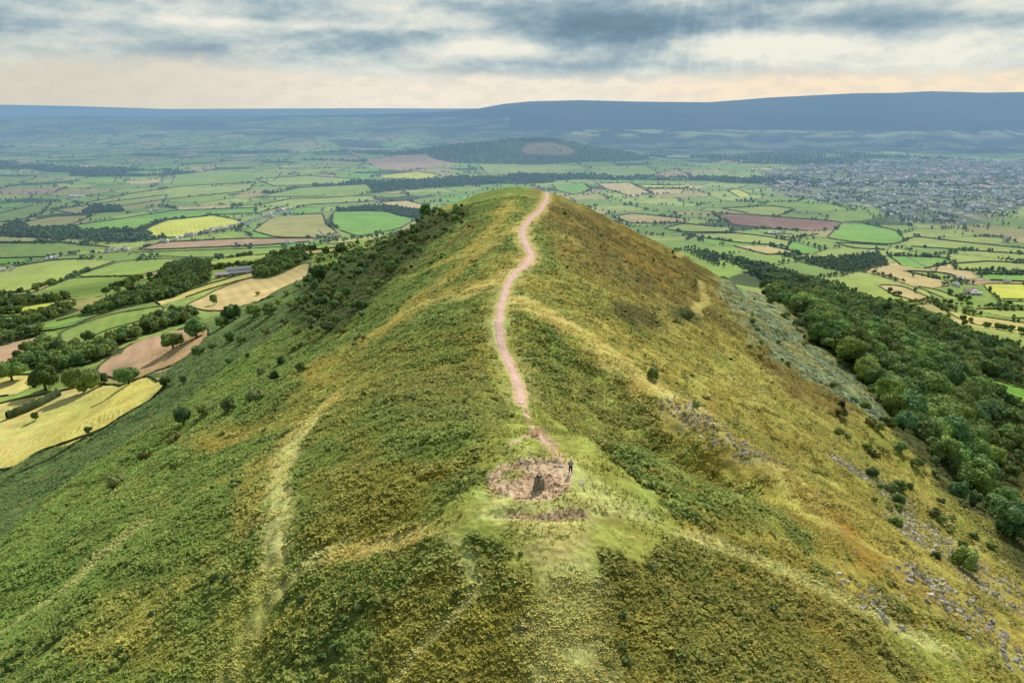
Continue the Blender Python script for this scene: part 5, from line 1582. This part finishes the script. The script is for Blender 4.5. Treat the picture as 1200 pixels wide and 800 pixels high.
skyt = t.n('ShaderNodeTexSky', ('sky_type', 'NISHITA'), ('sun_disc', False), ('sun_elevation', SUN_EL), ('sun_rotation', SUN_AZ))
bg1 = t.n('ShaderNodeBackground', _0=comp, _1=1.0)
bg2 = t.n('ShaderNodeBackground', _0=skyt.outputs[0], _1=.10)
gap = t.m('MULTIPLY', t.ss(eln, 12, 30), t.m('MULTIPLY', t.ss(nb, .48, .6), .6))
mx = t.n('ShaderNodeMixShader', _0=gap, _1=bg1.outputs[0], _2=bg2.outputs[0])
wo = t.n('ShaderNodeOutputWorld'); nt.links.new(mx.outputs[0], wo.inputs[0])

sl = bpy.data.lights.new('sun', 'SUN'); sl.energy = 5.0; sl.angle = R(2.0); sl.color = (1.0, .92, .76)
so = bpy.data.objects.new('sun', sl); C.objects.link(so)
so.rotation_euler = Vector(SUN).to_track_quat('Z', 'Y').to_euler()
so.location = (300, 400, 1500)

# haze over the plain; its blue glow stands in for scattered daylight
a = Acc(); box(a, 0, (HY0 + HY1) / 2, -300, 60000, HY1 - HY0, HTOP + 300, (1, 1, 1))
m, t = new_mat('haze')
ab = t.n('ShaderNodeVolumeAbsorption', Color=(0, 0, 0, 1), Density=SIG)
em = t.n('ShaderNodeEmission', Color=(*HAZE_L, 1), Strength=SIG)
ad = t.n('ShaderNodeAddShader', _0=ab.outputs[0], _1=em.outputs[0])
out = t.n('ShaderNodeOutputMaterial'); m.node_tree.links.new(ad.outputs[0], out.inputs['Volume'])
obj('haze', a.mesh('haze', m, False), kind='stuff', label='blue haze lying over the plain and the far hills')

# unseen cloud sheet added above the frame to shade the ground in patches
CZ = 2500.0
m, t = new_mat('cloud_shade_sheet')
pos = t.n('ShaderNodeNewGeometry').outputs[0]
s = t.n('ShaderNodeSeparateXYZ', _0=pos)
def lit(acc, gx, gy, gz, rx, ry, amp):
    ox, oy = gx + SUN[0] / SUN[2] * (CZ - gz), gy + SUN[1] / SUN[2] * (CZ - gz)
    u = t.m('DIVIDE', t.m('SUBTRACT', s.outputs[0], ox), rx); v = t.m('DIVIDE', t.m('SUBTRACT', s.outputs[1], oy), ry)
    r2 = t.m('ADD', t.m('MULTIPLY', u, u), t.m('MULTIPLY', v, v))
    g = t.m('MULTIPLY', t.m('EXPONENT', t.m('MULTIPLY', r2, -1.0)), amp)
    return g if acc is None else t.m('ADD', acc, g)
n = t.noise(pos, .00075, 3, .55)
v = t.m('ADD', t.m('MULTIPLY', t.ss(n, .42, .62), .45), .48)
v = t.m('SUBTRACT', v, t.m('MULTIPLY', t.ss(s.outputs[1], 7000, 10500), .0))
def gp(px, py):
    p = U(px, py)[0]; return float(p[0]), float(p[1])
for (px, py, rx, ry, amp) in [(640, 560, 300, 260, .6), (300, 560, 160, 160, .2), (220, 265, 330, 260, .8), (1180, 342, 220, 120, .9), (80, 355, 180, 60, .5), (480, 210, 1800, 1200, .5), (250, 300, 800, 600, .35), (1000, 300, 700, 500, .3), (430, 262, 200, 200, .4), (1000, 275, 400, 250, .35),
                              (780, 215, 300, 260, .4), (60, 330, 300, 150, .2), (300, 340, 220, 200, .3), (80, 480, 170, 120, .35), (1190, 600, 120, 120, .2), (120, 560, 130, 120, .1), (1060, 420, 220, 200, .35), (1050, 225, 1100, 800, .6), (700, 280, 120, 160, -.12)]:
    gx, gy = gp(px, py)
    v = lit(v, gx, gy, float(zm(gx, gy)), rx, ry, amp)
v = t.m('MINIMUM', t.m('MAXIMUM', v, .10), 1.0)
tb = t.n('ShaderNodeBsdfTransparent', _0=t.n('ShaderNodeCombineXYZ', _0=v, _1=v, _2=v).outputs[0])
out = t.n('ShaderNodeOutputMaterial'); m.node_tree.links.new(tb.outputs[0], out.inputs[0])
gx, gy = np.meshgrid(np.linspace(-14000, 16000, 31), np.linspace(-1500, 15300, 21))
gz = CZ + 0 * gx
I = np.arange(gx.size).reshape(gx.shape)
me = mesh_np('cloud_shade_sheet', np.stack([gx.ravel(), gy.ravel(), gz.ravel()], 1), np.stack([I[:-1, :-1], I[:-1, 1:], I[1:, 1:], I[1:, :-1]], -1).reshape(-1, 4), m)
obj('cloud_shade_sheet', me, kind='structure', label='unseen cloud sheet added high over the valley to shade it in patches')

# the sea on the horizon
me = mesh_np('sea', [(-60000, 23000, 1), (60000, 23000, 1), (60000, 35000, 1), (-60000, 35000, 1)], [[0, 1, 2, 3]], None or mat_simple('sea_water', (.5, .55, .55), .001, .1, .35, .02, .5))
obj('sea', me, kind='structure', label='pale strip of sea under the horizon')

sc_ = bpy.context.scene
sc_.view_settings.view_transform = 'Standard'; sc_.view_settings.look = 'None'; sc_.view_settings.exposure = 0; sc_.view_settings.gamma = 1
sc_.cycles.use_denoising = True
sc_.cycles.max_bounces = 4; sc_.cycles.diffuse_bounces = 2; sc_.cycles.glossy_bounces = 1; sc_.cycles.transparent_max_bounces = 6; sc_.cycles.volume_bounces = 0
sc_.cycles.use_fast_gi = False
sc_.cycles.caustics_reflective = False; sc_.cycles.caustics_refractive = False
